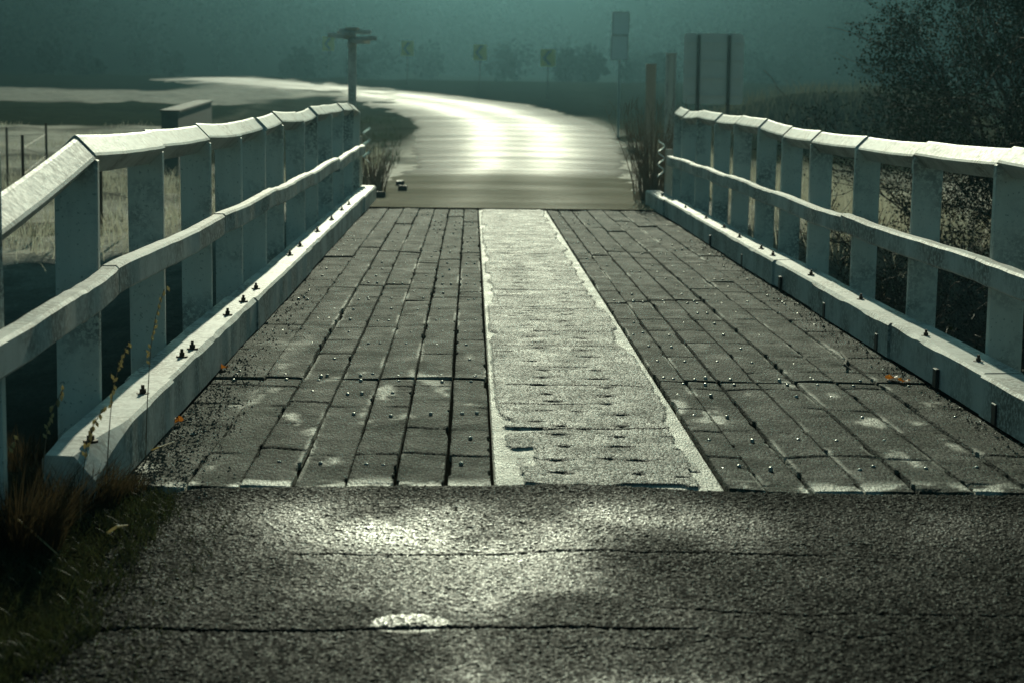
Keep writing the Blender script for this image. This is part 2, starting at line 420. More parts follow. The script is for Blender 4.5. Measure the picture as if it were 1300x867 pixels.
me = np_mesh('road', np.stack([X, Y, Z], -1).reshape(-1, 3), grid_faces(len(T), nx), {'sand': sand.ravel(), 'track': np.clip(np.exp(-((u - .36) / .12) ** 2) + np.exp(-((u - .64) / .13) ** 2) + .55 * (fbm(u * 9 + 0 * X, T[:, None] * .12 + 0 * X, 39) - .5), 0, 1).ravel()})
tag(link('road', me, MAT['road'], smooth=True), kind='structure')

# near road: a real chip-sealed surface
Y0, Y1 = 4.2, 7.12
ax_ = np.arange(-2.0, 3.0, .0037); ay_ = np.arange(Y0, Y1 + .002, .0047)
AX, AY = np.meshgrid(ax_, ay_)
def seal_height(x, y):
    d, s2, v, ox, oy = voro(x / .0095, y / .015, 2, True)
    gap = np.clip((s2 - d) / .30, 0, 1)
    v2 = (v * 7.13) % 1.0; v3 = (v * 31.7) % 1.0
    top = (.25 + .75 * v2) * .0056 + ox * .0095 * (v3 - .5) * .24 + oy * .015 * (((v * 57.3) % 1.0) - .5) ** 3 * 2.2
    h = top * sstep(0, .8, gap)
    h += .007 * (fbm(x * 1.1, y * 1.3, 44, 2) - .5)
    # patch-joint cracks running across the road
    for yy, x0, x1, dp in ((6.1, -.7, 1.35, .006), (5.2, -1.6, .75, .010), (5.38, .4, 2.2, .004)):
        wob = yy + .20 * (fbm(x * 1.7, x * 0 + yy, 51) - .5) + .015 * (fbm(x * 12, x * 0 + yy, 53) - .5)
        m = sstep(x0, x0 + .25, x) * (1 - sstep(x1 - .25, x1, x))
        h -= dp * m * np.exp(-((y - wob) / .010) ** 2)
    cd_, cs_, cv_ = voro(x / 1.5 + .25 * fbm(x * 4, y * 4, 81), y / 1.3 + .25 * fbm(x * 4, y * 4, 82), 83)
    h -= .004 * np.exp(-((cs_ - cd_) / .009) ** 2) * sstep(.52, .62, fbm(x * 1.3, y * 1.3, 84))
    wx = sstep(-1.1, -.1, x) * (1 - sstep(.2, 1.3, x)); h += wx * .020 * np.clip(y - 6.12, 0, .86) * (.6 + .8 * fbm(x * 2.2, y * 4, 47))
    h += .014 * np.clip(y - 4.5, 0, .75) * sstep(-.5, .35, x) * (1 - sstep(.5, 1.1, x)) * (.4 + 1.2 * fbm(x * 2.2, y * 3, 48))
    # the little raised patch that catches the sun
    q = ((x + .155) / .12) ** 2 + ((y - 5.24) / .10) ** 2
    h += np.clip(1 - q, 0, 1) * (y - 5.20) * .12
    h -= .06 * sstep(-.98, -1.35, x + .25 * (fbm(x * 2, y * 2.6, 93) - .5))
    return h - .001, v2 * sstep(.2, .8, gap)
AZ, AV = seal_height(AX, AY); AZ = AZ - .004 * sstep(7.06, 7.12, AY)
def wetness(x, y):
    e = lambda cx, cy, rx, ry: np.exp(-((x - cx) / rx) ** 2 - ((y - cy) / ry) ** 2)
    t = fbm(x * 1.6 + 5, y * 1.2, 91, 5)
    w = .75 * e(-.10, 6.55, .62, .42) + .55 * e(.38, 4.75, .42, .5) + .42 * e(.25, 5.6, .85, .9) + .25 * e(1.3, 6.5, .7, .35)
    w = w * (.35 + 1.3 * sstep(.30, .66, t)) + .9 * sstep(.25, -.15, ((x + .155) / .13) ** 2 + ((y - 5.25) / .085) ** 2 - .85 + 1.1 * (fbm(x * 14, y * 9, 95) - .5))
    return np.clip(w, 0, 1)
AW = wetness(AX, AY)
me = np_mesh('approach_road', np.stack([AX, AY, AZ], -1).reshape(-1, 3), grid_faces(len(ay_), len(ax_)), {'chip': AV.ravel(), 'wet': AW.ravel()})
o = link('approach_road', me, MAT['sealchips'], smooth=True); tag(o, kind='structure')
# the same seal behind and beside the camera
mb = MB()
ys = np.linspace(-25, Y0, 40); xs = np.linspace(-1.7, 4.1, 20)
XX, YY = np.meshgrid(xs, ys)
me = np_mesh('near_road', np.stack([XX, YY, XX * 0 + .006], -1).reshape(-1, 3), grid_faces(len(ys), len(xs)))
tag(link('near_road', me, MAT['seal'], smooth=True), kind='structure')
XX, YY = np.meshgrid(np.linspace(3.0, 4.1, 8), np.linspace(Y0, Y1, 12))
me = np_mesh('road_shoulder', np.stack([XX, YY, XX * 0 + .004], -1).reshape(-1, 3), grid_faces(12, 8))
tag(link('road_shoulder', me, MAT['seal'], smooth=True), kind='structure')

# ------------------------------------------------------------------ bridge
B0, B1 = 7.13, 26.6
bridge = empty('timber_bridge', (0.55, B0, 0)); tag(bridge, 'single lane timber bridge deck of long dark planks with a pale bitumen strip', 'bridge')
BO = np.array((.55, B0, 0.))
def loc(p): return np.asarray(p, float) - BO
LE = [.095, -.085, -.285, -.475, -.675, -.88, -1.085, -1.36]
RE = [1.005, 1.155, 1.335, 1.535, 1.745, 1.965, 2.185, 2.46]
def planks(edges, name, seed):
    V = []; Fc = []; tint = []; pale = []; edge = []
    rg = np.random.default_rng(seed); nb = 0
    for i in range(len(edges) - 1):
        x0, x1 = sorted((edges[i], edges[i + 1])); g0, g1 = rg.uniform(.001, .0055, 2)
        joints = [B0, 9.95 + rg.normal(0, .015), 14.0 + rg.normal(0, .6), 18.2 + rg.normal(0, .6), 22.3 + rg.normal(0, .5), B1]
        for j in range(len(joints) - 1):
            a, b = joints[j] + rg.uniform(.004, .012), joints[j + 1] - rg.uniform(.004, .012)
            ny = int(max(8, (b - a) / (.016 + .0016 * max(a - 7, 0)))); ys = np.linspace(a, b, ny)
            cu = np.array([0, .012, .03, .12, .25, .38, .5, .62, .75, .88, .97, .988, 1.0])
            U, Yg = np.meshgrid(cu, ys)
            sh = .010 * (fbm(ys * .8, ys * 0 + i * 7 + j, seed)[:, None] - .5)
            wl_ = .006 * (fbm(ys * 5, ys * 0 + i * 3, seed + 1)[:, None] - .5) + .010 * sstep(.66, .74, fbm(ys * 4, ys * 0 + i, seed + 8))[:, None]
            wr_ = .006 * (fbm(ys * 5, ys * 0 + i * 3, seed + 2)[:, None] - .5) - .010 * sstep(.66, .74, fbm(ys * 4, ys * 0 + i, seed + 9))[:, None]
            Xg = (x0 + g0 + wl_) * (1 - U) + (x1 - g1 + wr_) * U + sh
            phs = rg.normal(0, .035); base = rg.uniform(-.006, .005); tilt = rg.normal(0, .004)
            Zg = base + tilt * (U - .5) + .012 * (fbm(Xg * 3, Yg * .9, seed + 3, 3) - .5)
            edgeprof = np.interp(cu, [0, .012, .03, .12, .88, .97, .988, 1], [-.055, -.004, -.001, 0, 0, -.001, -.004, -.055])
            Zg = Zg + edgeprof[None, :]
            # transverse cracks over each deck bearer
            kk = np.arange(6, 28, .62)[None, None, :]
            cy = Yg + .05 * (fbm(Xg * 11, Yg * .3 + i, seed + 4) - .5) + phs
            dcr = np.min(np.abs(cy[..., None] - kk), -1)
            on_ = sstep(.42, .62, fbm(Xg * 3.5, np.round(Yg / .62) * 3.1 + i * 1.7, seed + 5))
            Zg -= .013 * np.exp(-(dcr / .014) ** 2) * on_
            # weathered pock holes
            d, _, v = voro(Xg / .11, Yg / .16, seed + 6)
            pk = np.exp(-(d / .22) ** 2) * (v > .92); Zg -= .007 * pk
            Zg[0] -= .05; Zg[-1] -= .05
            pl = .85 * sstep(.67, .77, fbm(Xg * 7, Yg * 2.4, seed + 7)) * sstep(13, 7.5, Yg)  # pale bare timber, with bright wet glare painted in as colour
            pl = np.maximum(pl, .5 * sstep(.60, .7, fbm(Xg * 14, Yg * 1.5, seed + 11)) * (np.minimum(U, 1 - U) < .035))
            if j == 0: pl = np.maximum(pl, sstep(.44, .52, fbm(Xg * 8, Yg * 6, seed + 12)) * sstep(7.40, 7.20, Yg))
            V.append(np.stack([Xg, Yg, Zg], -1).reshape(-1, 3)); Fc.append(grid_faces(ny, len(cu)) + nb); nb += U.size
            tint.append(np.full(U.size, rg.uniform(0, 1))); pale.append(pl.ravel())
            edge.append(np.full(U.size, float(i >= len(edges) - 3)))
    V = np.concatenate(V)
    me = np_mesh(name, V - BO, np.concatenate(Fc), {'tint': np.concatenate(tint), 'pale': np.concatenate(pale), 'edge': np.concatenate(edge)})
    return link(name, me, MAT['plank'], bridge, True)
planks(LE, 'deck_planks', 101)['label'] = 'dark running planks between the left kerb and the pale strip'
planks(RE, 'deck_planks', 202)['label'] = 'dark running planks between the pale strip and the right kerb'
mb = MB(); mb.add([loc(p) for p in ((-1.34, B0 + .01, -.032), (2.44, B0 + .01, -.032), (2.44, B1 - .01, -.032), (-1.34, B1 - .01, -.032))], [(0, 1, 2, 3)])
mb.build('gap_shade_sheet', MAT['gapshade'], bridge)  # near-black sheet added so the sunlit gaps read as shaded
# bearers and girders under the planks
mb = MB(); y = B0 + .1
while y < B1:
    mb.bevel_box(loc((.55, y, -.115)), (4.6, .14, .10), .008); y += .205
mb.build('deck_bearers', MAT['darkwood'], bridge)
for gxx in (-1.2, -.05, 1.1, 2.3):
    mb = MB(); mb.tube([loc((gxx, B0 - .1, -.38)), loc((gxx, B1 + .1, -.38))], .2, 12); mb.build('girder', MAT['darkwood'], bridge)
for yy in (B0 - .14, B1 + .16):
    mb = MB(); mb.bevel_box(loc((.55, yy, -1.42)), (5.0, .24, 2.76), .02); mb.build('abutment', MAT['concrete'], bridge)
# pale bitumen strip between the wheel tracks
ys = [B0 + .004]
while ys[-1] < B1 - .01: ys.append(ys[-1] + .0085 + .0018 * max(ys[-1] - 7, 0))
ys = np.array(ys); xs = np.linspace(.10, 1.0, 92)
SX, SY = np.meshgrid(xs, ys)
rag = lambda f, s: fbm(SY * f, SX * 3, s)
nearb = sstep(9.3, 7.4, SY)
eL = .012 + .05 * sstep(.45, .75, rag(1.6, 61)) + .02 * (rag(9, 62) - .3) + nearb * .11 * sstep(.35, .6, rag(2.3, 63))
eL += .05 * nearb + .015
eL += .20 * np.exp(-((SY - 8.42 - .12 * (SX - .3)) / .055) ** 2)
eR = .014 + .06 * sstep(.42, .7, rag(1.3, 65)) + .022 * (rag(9, 66) - .3) + nearb * .05 + .02
eF = B0 + .05 + .06 * sstep(.5, .6, fbm(SX * 4, SY * 0, 67)) * (1 - .3 * SX)
inside = np.minimum(np.minimum((SX - .10) - eL, (1.0 - SX) - eR), (SY - eF) * .6)
bit = sstep(-.003, .006, inside)
hole = np.zeros_like(SX); cr = np.zeros_like(SX); rg = np.random.default_rng(5)
for yy in np.arange(7.45, 19, .285):
    for xx in (.40, .70):
        if rg.random() < .12: continue
        px_, py_ = xx + rg.normal(0, .03), yy + rg.normal(0, .03); a = rg.uniform(.035, .07); b = rg.uniform(.016, .030)
        q = ((SX - px_) / a) ** 2 + ((SY - py_ - .02 * (fbm(SX * 30, SY * 0 + yy, 7) - .5)) / b) ** 2
        hole = np.maximum(hole, np.exp(-q * 1.2))
for k in range(40):
    px_, py_ = rg.uniform(.16, .95), rg.uniform(7.3, 18); a = rg.uniform(.02, .06)
    hole = np.maximum(hole, .8 * np.exp(-((SX - px_) / a) ** 2 - ((SY - py_) / .012) ** 2))
for yy, x0, x1 in ((8.45, .2, .95), (9.15, .12, .6), (9.75, .15, .95), (10.4, .3, .7), (11.3, .1, .95), (12.0, .4, .9), (13.3, .12, .95), (14.1, .1, .5), (14.6, .1, .95), (16.2, .1, .9), (18, .1, .95), (20.4, .1, .95), (22.6, .1, .95), (24.6, .1, .95)):
    wob = yy + .12 * (fbm(SX * 3, SX * 0 + yy, 71) - .5) + .04 * (fbm(SX * 16, SX * 0 + yy, 72) - .5)
    m = sstep(x0, x0 + .06, SX) * (1 - sstep(x1 - .06, x1, SX))
    cr = np.maximum(cr, m * np.exp(-((SY - wob) / (.010 + .0008 * (yy - 7))) ** 2))
SZ = -.004 + .012 * bit + .008 * (fbm(SX * 2.5, SY * 1.2, 75) - .5) - .014 * hole - .008 * cr * bit
SZ[0] -= .05; SZ[:, 0] -= .05; SZ[:, -1] -= .05
V = np.stack([SX, SY, SZ], -1).reshape(-1, 3)
pal = np.where(SY < B0 + .03, 0, 1) * (1 - bit) * sstep(.28, .5, fbm(SX * 14, SY * 9, 77) + .12)
me = np_mesh('bitumen_strip', V - BO, grid_faces(len(ys), len(xs)), {'pale': pal.ravel(), 'hole': np.clip(np.maximum(hole * 1.1 + cr * bit, 3.2 * bit * (1 - bit) * sstep(.35, .6, fbm(SX * 9, SY * 3, 79) + .25 * (SY < B0 + .14))), 0, 1).ravel()})  # hole attribute also darkens the bitumen rim: its shadow put into the colour
link('bitumen_strip', me, MAT['strip'], bridge, True)
# bolt heads on the planks: the nearest hundred as parts, the rest together
bv = []
n = 8
vs = [(0, 0, .008)] + [(.0065 * math.cos(2 * math.pi * k / n), .0065 * math.sin(2 * math.pi * k / n), .006) for k in range(n)] + [(.0095 * math.cos(2 * math.pi * k / n), .0095 * math.sin(2 * math.pi * k / n), .003) for k in range(n)] + [(.0105 * math.cos(2 * math.pi * k / n), .0105 * math.sin(2 * math.pi * k / n), -.012) for k in range(n)]
fs = [(0, 1 + k, 1 + (k + 1) % n) for k in range(n)]
for r0 in (1, 1 + n): fs += [(r0 + k, r0 + n + k, r0 + n + (k + 1) % n, r0 + (k + 1) % n) for k in range(n)]
bme = bpy.data.meshes.new('plank_bolt'); bme.from_pydata(vs, [], fs); bme.update()
spots = []
rg = np.random.default_rng(9)
for edges in (LE, RE):
    for i in range(len(edges) - 1):
        c = (edges[i] + edges[i + 1]) / 2
        for yy in np.arange(7.62, B1, .62):
            if rg.random() < (.6 if i > 4 else .38): continue
            for q in ((-.035, .035) if rg.random() < .25 else (rg.normal(0, .02),)):
                spots.append((c + q, yy + rg.normal(0, .03), .001 + rg.uniform(-.003, .002)))
        for yy in (9.86, 10.04, 13.95, 18.2, 22.3):
            spots.append((c + rg.normal(0, .03), yy + rg.normal(0, .01), .001))
spots.sort(key=lambda p: p[1])
far = MB()
for k, p in enumerate(spots):
    if k < 100:
        b = bpy.data.objects.new('plank_bolt', bme); COL.objects.link(b); b.parent = bridge; b.location = loc(p)
        b.rotation_euler = (rg.normal(.06, .07), rg.normal(0, .06), rg.uniform(0, 3))
        if k == 0: bme.materials.append(MAT['bolt'])
    else:
        far.add([(v[0] + p[0] - BO[0], v[1] + p[1] - BO[1], v[2] + p[2]) for v in vs], fs)
tag(far.build('distant_plank_bolts', MAT['bolt'], bridge), kind='stuff')

# ------------------------------------------------------------------ railings
PL = [(6.2, 1.315), (7.86, 1.316), (9.64, 1.298), (11.34, 1.299), (12.87, 1.295), (14.2, 1.315), (15.8, 1.333), (17.6, 1.328), (19.2, 1.356), (21.1, 1.368), (23.1, 1.375), (24.9, 1.38), (26.3, 1.35)]
PR = [(6.3, 1.27), (7.95, 1.28), (9.66, 1.283), (11.5, 1.259), (13.2, 1.264), (14.9, 1.254), (16.45, 1.272), (17.8, 1.313), (19.3, 1.335), (20.9, 1.317), (22.6, 1.348), (24.2, 1.341), (25.3, 1.372)]
def railing(side, P, xc_, label):
    """side +1: right railing, its inner face looks to -x"""
    s = side
    rt = empty('bridge_railing', (xc_, P[0][0], 0)); tag(rt, label, 'railing')
    O = np.array((xc_, P[0][0], 0.)); rg = np.random.default_rng(31 + s)
    pos = [(xc_ + rg.normal(0, .008), d, z) for d, z in P]
    for i, (x, d, z) in enumerate(pos):
        mb = MB(); zt = z - .10 if not (s < 0 and i == 0) else z - .015
        M = Matrix.Rotation(rg.normal(0, .03), 3, 'Z') @ Matrix.Rotation(rg.normal(.004 * s, .005), 3, 'Y')
        mb.bevel_box(np.array((x, d, (zt - .4) / 2)) - O, (.176, .062, zt + .4), .006, M, .0015)
        # V notch blocks that hold the diamond-set top rail
        if not (s < 0 and i == 0):
            for q in (-1, 1):
                mb.add([np.array((x + q * a, d + e, z + b)) - O for e in (-.029, .029) for a, b in ((.004, -.19), (.085, -.11), (.085, -.2))],
                       [(0, 1, 2), (5, 4, 3), (0, 3, 4, 1), (1, 4, 5, 2), (2, 5, 3, 0)])
        mb.build('post', MAT['postpaint'], rt)
    h = .088
    for i in range(len(pos) - 1):
        a = np.array(pos[i]); b = np.array(pos[i + 1])
        if s < 0 and i == 0: a[2] -= .20
        a[2] += rg.normal(0, .008); b[2] += rg.normal(0, .008); a[0] += rg.normal(0, .006); b[0] += rg.normal(0, .006)
        a[1] += .011; b[1] -= .011
        if s < 0 and i == 0: a[1] += .02; b[1] -= .0
        pts = []; bow = rg.normal(0, .004)
        for t in np.linspace(0, 1, 9):
            p = a + (b - a) * t; p[0] += bow * math.sin(math.pi * t)
            p[2] += -.006 * math.sin(math.pi * t) + rg.normal(0, .0007); pts.append(p - O)
        bvl = .012
        pr = [(bvl, -bvl), (h - bvl, -h + bvl), (h - .004, -h), (h - bvl, -h - bvl), (bvl, -2 * h + bvl), (-bvl, -2 * h + bvl), (-h + bvl, -h - bvl), (-h + .004, -h), (-h + bvl, -h + bvl), (-bvl, -bvl), (0, -.004)]
        mb = MB(); mb.sweep(pr, pts); mb.build('top_rail', MAT['paint'], rt)
    # middle rail bolted to the inner faces, in two-bay lengths
    k = 0
    zm = (.765, .70)[s > 0]
    while k < len(pos) - 1:
        e = min(k + 2 if k else (1 if s < 0 else 2), len(pos) - 1)
        a = np.array(pos[k]); b = np.array(pos[e])
        za = zm + .45 * (a[2] - P[2][1]) + rg.normal(0, .008); zb = zm + .45 * (b[2] - P[2][1]) + rg.normal(0, .008)
        if s < 0 and k == 0: za -= .05
        xa = a[0] - s * (.088 + .042 + .002); xb = b[0] - s * (.088 + .042 + .002)
        w, hh, bb = .04, .125, .012
        pr = [(-w + bb, 0), (w - bb, 0), (w, -bb), (w, -hh + bb), (w - bb, -hh), (-w + bb, -hh), (-w, -hh + bb), (-w, -bb)]
        pts = []
        m = 16
        for q, t in enumerate(np.linspace(0, 1, m)):
            yy = a[1] + (b[1] - a[1]) * t + (.004 if q == 0 else 0) - (.004 if q == m - 1 else 0)
            if k == 0 and q == 0: yy -= .75
            pts.append(np.array((xa + (xb - xa) * t - s * abs(.012 * math.sin(2 * math.pi * t)) * .5 + rg.normal(0, .0012), yy, za + (zb - za) * t + .0065 * math.sin(2 * math.pi * t + .6 * k) + rg.normal(0, .0015))) - O)
        mb = MB(); mb.sweep(pr, pts); mb.build('middle_rail', MAT['worn'], rt)
        k = e
    return rt, pos
railL, posL = railing(-1, PL, -1.635, 'left white timber railing, its near top rail dropping steeply at the left picture edge')
railR, posR = railing(1, PR, 2.77, 'right white timber railing running past the dark leafy bushes')

# ------------------------------------------------------------------ kerbs
def kerb(side, xin, y0, y1, label, joints, notch):
    s = side; w, hk = .205, .215
    rt = empty('timber_kerb', (xin, y0, 0)); tag(rt, label, 'kerb'); O = np.array((xin, y0, 0.))
    rg = np.random.default_rng(50 + s); js = [y0] + joints + [y1]
    for j in range(len(js) - 1):
        a, b = js[j] + .006, js[j + 1] - .006; dz = rg.normal(0, .006); dx = rg.normal(0, .006)
        m = max(6, int((b - a) / .12)); pts = []; mb = MB()
        ring = []
        for q, yy in enumerate(np.linspace(a, b, m)):
            end = .05 * max(0, 1 - (yy - a) / .3) if (j == 0) else 0
            wb = .007 * (fbm(yy * 3, 0, 80 + s) - .5); wb2 = .006 * (fbm(yy * 6, 0, 90 + s) - .5)
            ch =   .014 + .009 * float(sstep(.55, .7, fbm(yy * 2.2, 3, 95 + s)))
            z1 = hk + dz + wb - end * .5; z0 = .012
            xi = dx + wb2; prq = [(xi, z0), (xi, z1 - ch), (xi + s * ch, z1), (xi + s * (w - .012), z1 + .003), (xi + s * w, z1 - .012), (xi + s * w, z0 - .1), ]
            if s < 0 and j == 0:  # hewn near end, its inner corner cut back
                t = max(0, 1 - (yy - a) / .62); cut = .07 * t
                prq[0] = (xi - cut * .35, z0); prq[1] = (xi - cut * .2, z1 - ch - cut * 1.1); prq[2] = (xi - ch - cut * 1.1, z1)
            ring.append([(xin + p[0], yy, p[1]) for p in prq])
        vs = [np.array(p) - O for r_ in ring for p in r_]; k = 6; fs = []
        for i in range(m - 1):
            for c in range(k): fs.append((i * k + c, i * k + (c + 1) % k, (i + 1) * k + (c + 1) % k, (i + 1) * k + c))
        fs.append(tuple(range(k))); fs.append(tuple((m - 1) * k + c for c in range(k)))
        mb.add(vs, fs); mb.build('kerb_beam', MAT['kerbpaint'], rt)
    for yy in notch:   # black boxes standing in for the shadowed drain slots
        mb = MB(); mb.bevel_box(np.array((xin - s * .004, yy, .065)) - O, (.02, .07, .10), .003); mb.build('drain_slot', MAT['black'], rt)
    return rt, O
kL, OL = kerb(-1, -1.335, 6.72, 26.75, 'left white timber kerb with a hewn near end and rusty bolts', [8.45, 11.9, 16.0, 20.2, 23.9], [])
kR, OR = kerb(1, 2.45, 6.75, 26.4, 'right white timber kerb half shaded, with dark drain slots', [8.9, 10.9, 13.4, 15.2, 18.0, 21.0, 24.0], [8.62, 9.75, 11.2, 12.9, 14.8, 16.9, 19.2])
def kerb_bolt(parent, O, p, sc=1.0, rz=0.0):
    mb = MB(); hx = [(.018 * math.cos(math.pi * k / 3 + rz), .018 * math.sin(math.pi * k / 3 + rz)) for k in range(6)]
    wz = [(.036 * math.cos(math.pi * k / 6), .036 * math.sin(math.pi * k / 6)) for k in range(12)]
    q = np.array(p) - O
    mb.add([q + np.array((a * sc, b * sc, z)) for z in (-.004, .006) for a, b in wz], [tuple(range(12, 24))] + [(k, (k + 1) % 12, 12 + (k + 1) % 12, 12 + k) for k in range(12)])
    mb.add([q + np.array((a * sc, b * sc, z * sc)) for z in (.006, .030) for a, b in hx], [tuple(range(6, 12))] + [(k, (k + 1) % 6, 6 + (k + 1) % 6, 6 + k) for k in range(6)])
    mb.tube([q + np.array((0, 0, .03 * sc)), q + np.array((0, 0, .052 * sc))], .010 * sc, 7)
    mb.build('bolt', MAT['rust'], parent)
for bx, by in ((115, 560), (183, 500), (231, 453), (245, 443), (289, 400), (309, 383), (325, 367), (368, 324), (381, 313), (403, 294), (421, 279), (434, 267), (443, 260)):
    p = on(bx, by, .218); p[0] = min(max(p[0], -1.5), -1.39); kerb_bolt(kL, OL, p, .78, random.random())
for yy in (9.3, 10.3, 12.2, 13.9, 15.6, 16.3, 17.6, 18.9, 20.3, 22.2, 24.8):
    kerb_bolt(kR, OR, (2.53 + random.uniform(-.02, .02), yy, .213), .72, random.random())

# corrugated guard rail ends fixed at the far end of each railing
def beam_end(x, y, s, z0, label):
    rt = empty('guardrail_end', (x, y, 0)); tag(rt, label, 'guardrail')
    prof_ = []
    for k in range(25):
        t = k / 24; prof_.append((-s * (.045 + .045 * math.cos(t * 6 * math.pi)), t * .50))
    mb = MB(); n = len(prof_); vs = []; fs = []
    for yy in (0, .3, .62):
        for th in (0, .006):
            for a, b in prof_: vs.append((a + s * (th + yy * .10), yy, z0 + b))
    for i in range(2):
        for th in range(2):
            o_ = (i * 2 + th) * n; p_ = ((i + 1) * 2 + th) * n
            for k in range(n - 1): fs.append((o_ + k, o_ + k + 1, p_ + k + 1, p_ + k))
    for e in (0, 2):
        o_ = e * 2 * n
        for k in range(n - 1): fs.append((o_ + k, o_ + k + 1, o_ + n + k + 1, o_ + n + k))
    mb.add(vs, fs); mb.build('beam', MAT['steel'], rt)
    mb = MB(); mb.bevel_box((s * .10, .40, (z0 + .35) / 2 - .1), (.09, .11, z0 + .60), .006); mb.build('post', MAT['oldwood'], rt)
beam_end(-1.50, 26.75, -1, .52, 'corrugated steel guardrail end at the far end of the left railing')
beam_end(2.62, 25.7, 1, .42, 'corrugated steel guardrail end beside the dry bush at the right railing')

# ------------------------------------------------------------------ signs and posts beyond the bridge
def base_at(px, D):
    p = at(px, 120, D); return (p[0], D, float(terr(p[0], D)))
def rounded(w, h, r, n=5):
    pts = []
    for cx, cz, a0 in ((w / 2 - r, h / 2 - r, 0), (-w / 2 + r, h / 2 - r, 90), (-w / 2 + r, -h / 2 + r, 180), (w / 2 - r, -h / 2 + r, 270)):
        for k in range(n + 1):
            a = R(a0 + 90 * k / n); pts.append((cx + r * math.cos(a), cz + r * math.sin(a)))
    return pts
def plate(mb, w, h, r, c, th, n=5):
    P = rounded(w, h, r, n); m = len(P)
    mb.add([(c[0] + a, c[1] + d, c[2] + b) for d in (-th / 2, th / 2) for a, b in P],
           [tuple(range(m))[::-1], tuple(range(m, 2 * m))] + [(k, (k + 1) % m, m + (k + 1) % m, m + k) for k in range(m)])
# large sign seen from behind
D = 45; b0 = base_at(905, D); sg = empty('road_sign', b0, R(-4)); tag(sg, 'large grey road sign seen from behind on two dark posts', 'sign')
top = at(905, 43, D)[2] - b0[2]; bot = at(905, 133, D)[2] - b0[2]; hh = top - bot; ww = 75 / F * D
mb = MB(); plate(mb, ww, hh, .10, (0, 0, (top + bot) / 2), .02); mb.build('sign_panel', MAT['signback'], sg)
for k in range(4):
    mb = MB(); mb.bevel_box((0, -.028, bot + hh * (k + .5) / 4), (ww * .97, .03, .035), .003); mb.build('stiffener', MAT['signback'], sg)
for q in (-.26, .25):
    mb = MB(); mb.tube([(q * ww, -.085, -.3), (q * ww, -.085, top - .03)], .042, 10); mb.build('post', MAT['darkwood'], sg)
# two small plates, one above the other
D = 60; b0 = base_at(786, D); sg = empty('road_sign', b0, R(3)); tag(sg, 'slim post with two stacked small sign plates, only their bright rims showing', 'sign')
zt = at(786, 16, D)[2] - b0[2]; zmid = at(786, 45, D)[2] - b0[2]; zb = at(786, 76, D)[2] - b0[2]; w = 21 / F * D
for z1, z0, dx in ((zt, zmid + .02, .01), (zmid - .02, zb, -.02)):
    mb = MB(); plate(mb, w, z1 - z0, .02, (dx, 0, (z1 + z0) / 2), .012, 2); pn = mb.build('sign_panel', MAT['plate'], sg)
    mb = MB()
    for (cx, cz, sx, sz) in ((0, (z1 - z0) / 2, w, .035), (0, -(z1 - z0) / 2, w, .035), (w / 2, 0, .035, z1 - z0 - .036), (-w / 2, 0, .035, z1 - z0 - .036)):
        mb.bevel_box((dx + cx, -.012, (z1 + z0) / 2 + cz), (sx, .05, sz), .008)
    mb.build('rim', MAT['paint'], pn)
mb = MB(); mb.tube([(0, .06, -.3), (0, .06, zt - .05)], .03, 8); mb.build('post', MAT['steel'], sg)
# chevron markers on the outside of the bend
for k, (px, py, D, lab) in enumerate(((417, 56, 129, 'dim yellow chevron marker half behind the left finger sign'), (517, 62, 121, 'dim yellow chevron marker beyond the bend, first one right of the finger sign'),
                                     (609, 67, 113, 'dim yellow chevron marker above the middle of the sunlit bend'), (695, 74, 103, 'brightest yellow chevron marker, nearest the two stacked plates'))):
    b0 = base_at(px, D); cm = empty('chevron_marker', b0, R((6, 3, 0, -4)[k])); tag(cm, lab, 'sign', 'chevron markers round the bend')
    zc_ = at(px, py, D)[2] - b0[2]; w, h = .80, .92
    mb = MB(); plate(mb, w, h, .05, (0, 0, zc_), .02); pn = mb.build('sign_panel', MAT['yellow'], cm)
    mb = MB(); y_ = -.014; t = .20
    v = [(w * .22, h * .42), (w * .22 - 0, h * .42), ]
    a = [(.20, .40), (-.02, .40), (-.30, 0), (-.02, -.40), (.20, -.40), (-.08, 0)]
    mb.add([(p[0], y_ + d, zc_ + p[1]) for d in (-.003, .003) for p in a], [(0, 1, 2, 5), (5, 2, 3, 4), (11, 8, 7, 6), (10, 9, 8, 11)] + [(i, (i + 1) % 6, 6 + (i + 1) % 6, 6 + i) for i in range(6)])
    mb.build('chevron', MAT['black'], pn)
    mb = MB(); mb.tube([(0, .05, -.3), (0, .05, zc_ + .4)], .03, 8); mb.build('post', MAT['darkwood'], cm)
# finger sign on a timber post, left
D = 33; b0 = base_at(447, D); fp = empty('finger_signpost', b0); tag(fp, 'weathered timber signpost with sunlit finger boards above the far end of left railing', 'signpost')
zt = at(447, 42, D)[2] - b0[2]
mb = MB(); mb.bevel_box((0, 0, (zt - .25) / 2), (.135, .125, zt + .31), .012, None, .003); mb.build('post', MAT['worn'], fp)
for (rz, L_, off, zz, tl) in ((12, .40, -.22, -.06, 5), (-15, .42, .22, -.10, -4), (40, .45, .12, -.15, 0), (-50, .42, -.12, -.02, 2), (75, .4, 0, -.20, 0), (-8, .56, .05, .02, 2)):
    mb = MB(); M = Matrix.Rotation(R(rz), 3, 'Z') @ Matrix.Rotation(R(tl), 3, 'Y')
    mb.bevel_box((off, -.0 + zz * .3, zt + zz), (L_, .045, .075), .006, M); mb.build('finger_board', MAT['paint'], fp)
mb = MB(); mb.bevel_box((.0, 0, zt + .075), (.22, .20, .03), .008); mb.build('cap', MAT['oldwood'], fp)
